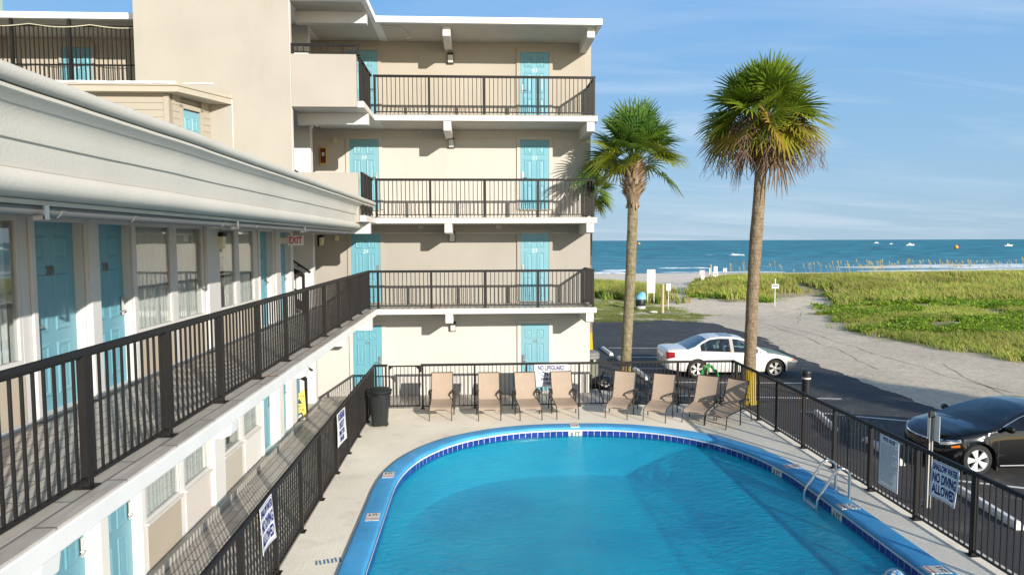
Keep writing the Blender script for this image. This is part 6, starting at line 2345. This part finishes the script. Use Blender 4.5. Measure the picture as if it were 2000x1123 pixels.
WP = paint('white_car_paint', (0.76, 0.75, 0.72), 0.3)
REDL = mat('red_tail_lamp', (0.30, 0.012, 0.02), rough=0.15, var=0.05, bmp=0)
AMB = mat('amber_lamp', (0.85, 0.30, 0.05), rough=0.2, var=0.05, bmp=0)
CLEAR = mat('clear_lamp', (0.6, 0.6, 0.6), rough=0.1, var=0.1, bmp=0)
Lw = 4.62
PW = dict(L=Lw, R=0.315, wheels=(1.06, 3.76), paint=WP, hoodmat=paint('grey_green_hood', (0.17, 0.235, 0.20), 0.65, 0.1), hood1=4.40, bumpermat=paint('grey_bumper', (0.24, 0.24, 0.235), 0.6, 0.1),
          pillar=mat('champagne_pillar', (0.45, 0.41, 0.36), rough=0.6), rim=ALLOY, spokes=5, split=(-0.15, 0.15), splitin=0.5, spw=(0.020, 0.026), mirror=WP, handle_m=WP, steer=1, handles=(1.55, 2.60), seams=(1.46, 2.30, 3.33), mir=0.20,
          w=[(0, 0.62), (0.03, 0.70), (0.10, 0.77), (0.35, 0.84), (0.9, 0.87), (2.3, 0.885), (3.6, 0.87), (4.15, 0.83), (4.42, 0.74), (4.55, 0.62), (4.62, 0.48)],
          bot=[(0, 0.38), (0.12, 0.30), (0.5, 0.24), (1.5, 0.21), (3.2, 0.21), (4.2, 0.22), (4.5, 0.26), (4.62, 0.34)],
          mid=[(0, 0.56), (0.4, 0.60), (2.3, 0.60), (3.8, 0.58), (4.35, 0.54), (4.62, 0.47)],
          belt=[(0, 0.80), (0.06, 0.90), (0.3, 0.93), (1.2, 0.92), (2.3, 0.88), (3.2, 0.84), (3.7, 0.79), (4.15, 0.71), (4.42, 0.62), (4.55, 0.55), (4.62, 0.50)],
          top=[(0, 0.82), (0.05, 0.95), (0.15, 0.985), (0.40, 1.0), (0.72, 1.0), (0.95, 1.09), (1.40, 1.32), (1.62, 1.385), (2.0, 1.405), (2.45, 1.395), (2.72, 1.345), (3.15, 1.10), (3.48, 0.915), (3.75, 0.87), (4.15, 0.77), (4.42, 0.665), (4.55, 0.585), (4.62, 0.52)],
          side_top=[(0.72, 0.93), (1.0, 0.99), (1.25, 1.16), (1.55, 1.29), (1.9, 1.325), (2.4, 1.31), (2.7, 1.26), (3.0, 1.08), (3.30, 0.88), (3.5, 0.84)],
          wt=[(0, 0.7), (0.7, 0.70), (1.3, 0.60), (1.7, 0.575), (2.4, 0.575), (2.8, 0.60), (3.4, 0.74), (4.6, 0.5)],
          gl=dict(rw0=0.74, rw1=1.44, sg0=1.18, sg1=3.26, b0=2.22, b1=2.33, ws0=2.72, ws1=3.46, roofm=2.0))
wc, Iw = car(PW, 'white four door saloon with a grey green bonnet parked behind the taller palm', 'car', (6.49, 23.72, GZ + 0.012), -0.03)
lamp_patch(wc, 'tail_light', REDL, Iw, 0.03, 0.30, (0.66, 0.72), (0.90, 0.89))
lamp_patch(wc, 'turn_signal', AMB, Iw, 4.36, 4.56, (0.56, 0.53), (0.625, 0.575))
m = MB()
m.box(-0.012, 0.0, -0.42, 0.42, 0.67, 0.80)
m.build('tail_panel', WP, wc, world=False, bevel=0.01)
m = MB().box(-0.015, -0.006, -0.16, 0.16, 0.50, 0.62)
m.build('number_plate', mat('plate_white', (0.55, 0.56, 0.58), rough=0.5), wc, world=False)
m = MB()
m.grid([[(x, y, Iw('top', x) + 0.004 - 0.025 * abs(y / 0.6) ** 2.2) for y in (-0.36, -0.2, 0, 0.2, 0.36)] for x in (1.98, 2.12, 2.26, 2.42)])
m.build('sunroof', mat('sunroof_glass', (0.10, 0.20, 0.30), rough=0.05, bmp=0), wc, smooth=True, world=False, fix=False)
for s_ in (-1, 1):
    m = MB()
    pts = [(x, s_ * (Iw('w', x) * 0.945 + 0.004), Iw('belt', x) + 0.006) for x in np.linspace(1.15, 3.28, 20)]
    m.tube(pts, 0.010, 6)
    m.build('window_trim', PW['pillar'], wc, world=False, smooth=True)
for s_ in (-1, 1):
    m = MB()
    m.tube([(x, s_ * (Iw('w', x) + 0.002), 0.44) for x in np.linspace(1.5, 3.3, 12)], 0.012, 6)
    m.build('side_moulding', WP, wc, world=False)
m = MB()
m.box(4.60, 4.622, -0.40, 0.40, 0.40, 0.47)
for s_ in (-1, 1):
    m.box(4.50, 4.60, s_ * 0.52 - 0.12, s_ * 0.52 + 0.12, 0.49, 0.56)
m.build('headlight', CLEAR, wc, world=False, bevel=0.01)

BP = paint('black_car_paint', (0.003, 0.0034, 0.0045), 0.10, 0.5, dust=0.02)
Lb = 4.46
PB = dict(glass=glass_mat('dark_car_glass', (0.16, 0.24, 0.26), 0.9, 0.06), L=Lb, R=0.325, wheels=(0.98, 3.70), paint=BP, hood1=4.4, rim=ALLOY2, spokes=5, split=(-0.17, 0.17), splitin=0.4, spw=(0.018, 0.034), mirror=BP, handle_m=BP, steer=-1, handles=(1.6, 2.65), seams=(1.50, 2.35, 3.30), mir=0.16,
          w=[(0, 0.60), (0.05, 0.72), (0.2, 0.82), (0.7, 0.89), (2.3, 0.90), (3.6, 0.895), (4.1, 0.86), (4.38, 0.74), (4.53, 0.55), (4.60, 0.38), (4.63, 0.26)],
          bot=[(0, 0.36), (0.2, 0.26), (0.6, 0.20), (1.5, 0.17), (3.2, 0.17), (4.2, 0.18), (4.5, 0.21), (4.63, 0.30)],
          mid=[(0, 0.60), (0.4, 0.66), (2.3, 0.66), (3.7, 0.64), (4.3, 0.58), (4.63, 0.46)],
          belt=[(0, 0.86), (0.08, 0.98), (0.5, 1.0), (1.6, 0.98), (2.6, 0.94), (3.2, 0.92), (3.6, 0.87), (4.1, 0.79), (4.4, 0.70), (4.55, 0.60), (4.63, 0.50)],
          top=[(0, 0.88), (0.06, 1.03), (0.35, 1.08), (0.55, 1.10), (1.0, 1.25), (1.6, 1.395), (2.0, 1.42), (2.4, 1.40), (2.75, 1.31), (3.2, 1.10), (3.48, 0.965), (3.75, 0.93), (4.1, 0.86), (4.38, 0.765), (4.53, 0.66), (4.63, 0.52)],
          side_top=[(0.5, 1.0), (0.9, 1.06), (1.3, 1.22), (1.7, 1.31), (2.1, 1.335), (2.4, 1.315), (2.75, 1.22), (3.05, 1.06), (3.32, 0.93), (3.5, 0.90)],
          wt=[(0, 0.66), (0.6, 0.68), (1.2, 0.62), (1.7, 0.58), (2.4, 0.58), (2.8, 0.62), (3.4, 0.76), (4.6, 0.5)],
          gl=dict(rw0=0.60, rw1=1.45, sg0=0.98, sg1=3.26, b0=2.26, b1=2.38, ws0=2.50, ws1=3.50, roofm=2.0))
for k_ in ('w', 'bot', 'mid', 'belt', 'top', 'side_top', 'wt'):
    PB[k_] = [((a if a < 3.72 else 3.72 + (a - 3.72) * (Lb - 3.72) / 0.91), b - (0.05 if k_ in ('top', 'side_top') and 1.2 < a < 3.0 else 0)) for a, b in PB[k_]]
bc, Ib = car(PB, 'glossy black saloon parked nose in towards the pool fence', 'car', (13.53, 13.72, GZ + 0.012), PI + 0.0)
bc.scale = (0.965, 0.965, 0.965)
lamp_patch(bc, 'turn_signal', mat('deep_amber', (0.75, 0.17, 0.01), rough=0.2, bmp=0), Ib, 4.08, 4.22, (0.60, 0.575), (0.65, 0.61))
lamp_patch(bc, 'headlight', CLEAR, Ib, 4.06, 4.35, (0.70, 0.60), (0.755, 0.66), off=0.008)
m = MB()
pts = []
for k in range(25):
    y = -0.84 + 1.68 * k / 24
    x = Lb - 0.03 - 0.36 * (abs(y) / 0.84) ** 2.4
    pts.append((x + 0.02, y, 0.655 + 0.075 * (abs(y) / 0.84) ** 2))
m.tube(pts, 0.017, 8)
m.build('chrome_bar', CHROME, bc, smooth=True, world=False)
for s_ in (-1, 1):
    m = MB()
    pts = [(x, s_ * (np.interp(Ib('side_top', x), [Ib('belt', x), Ib('belt', x) + 0.40], [Ib('w', x) * 0.945, Ib('wt', x)]) + 0.006), max(Ib('side_top', x), Ib('belt', x)) + 0.006) for x in np.linspace(1.0, 3.26, 24)]
    m.tube(pts, 0.011, 6)
    m.build('window_trim', CHROME, bc, smooth=True, world=False)
for s_ in (-1, 1):
    m = MB()
    m.tube([(x, s_ * (Ib('w', x) * 0.975), 0.215) for x in np.linspace(1.45, 3.25, 10)], 0.016, 6)
    m.build('sill_trim', mat('grey_sill', (0.30, 0.31, 0.33), rough=0.35, metal=0.5), bc, smooth=True, world=False)
for s_ in (-1, 1):
    m = MB()
    m.box(3.28, 3.30, s_ * 0.80 - 0.06, s_ * 0.80 + 0.06, 0.10, 0.34)
    m.build('mud_flap', DARKT, bc, world=False)
m = MB()
m.tube([(3.62, -0.55, 0.93), (3.50, -0.05, 0.965)], 0.010, 6)
m.tube([(3.62, 0.10, 0.935), (3.50, 0.60, 0.95)], 0.010, 6)
m.build('wiper', DARKT, bc, world=False)
m = MB()
m.box(2.62, 2.67, -0.11, 0.11, 1.20, 1.27)
m.build('interior_mirror', DARKT, bc, world=False, bevel=0.015)
m = MB().box(4.38, 4.45, -0.26, 0.26, 0.30, 0.42)
m.build('lower_grille', DARKT, bc, world=False)
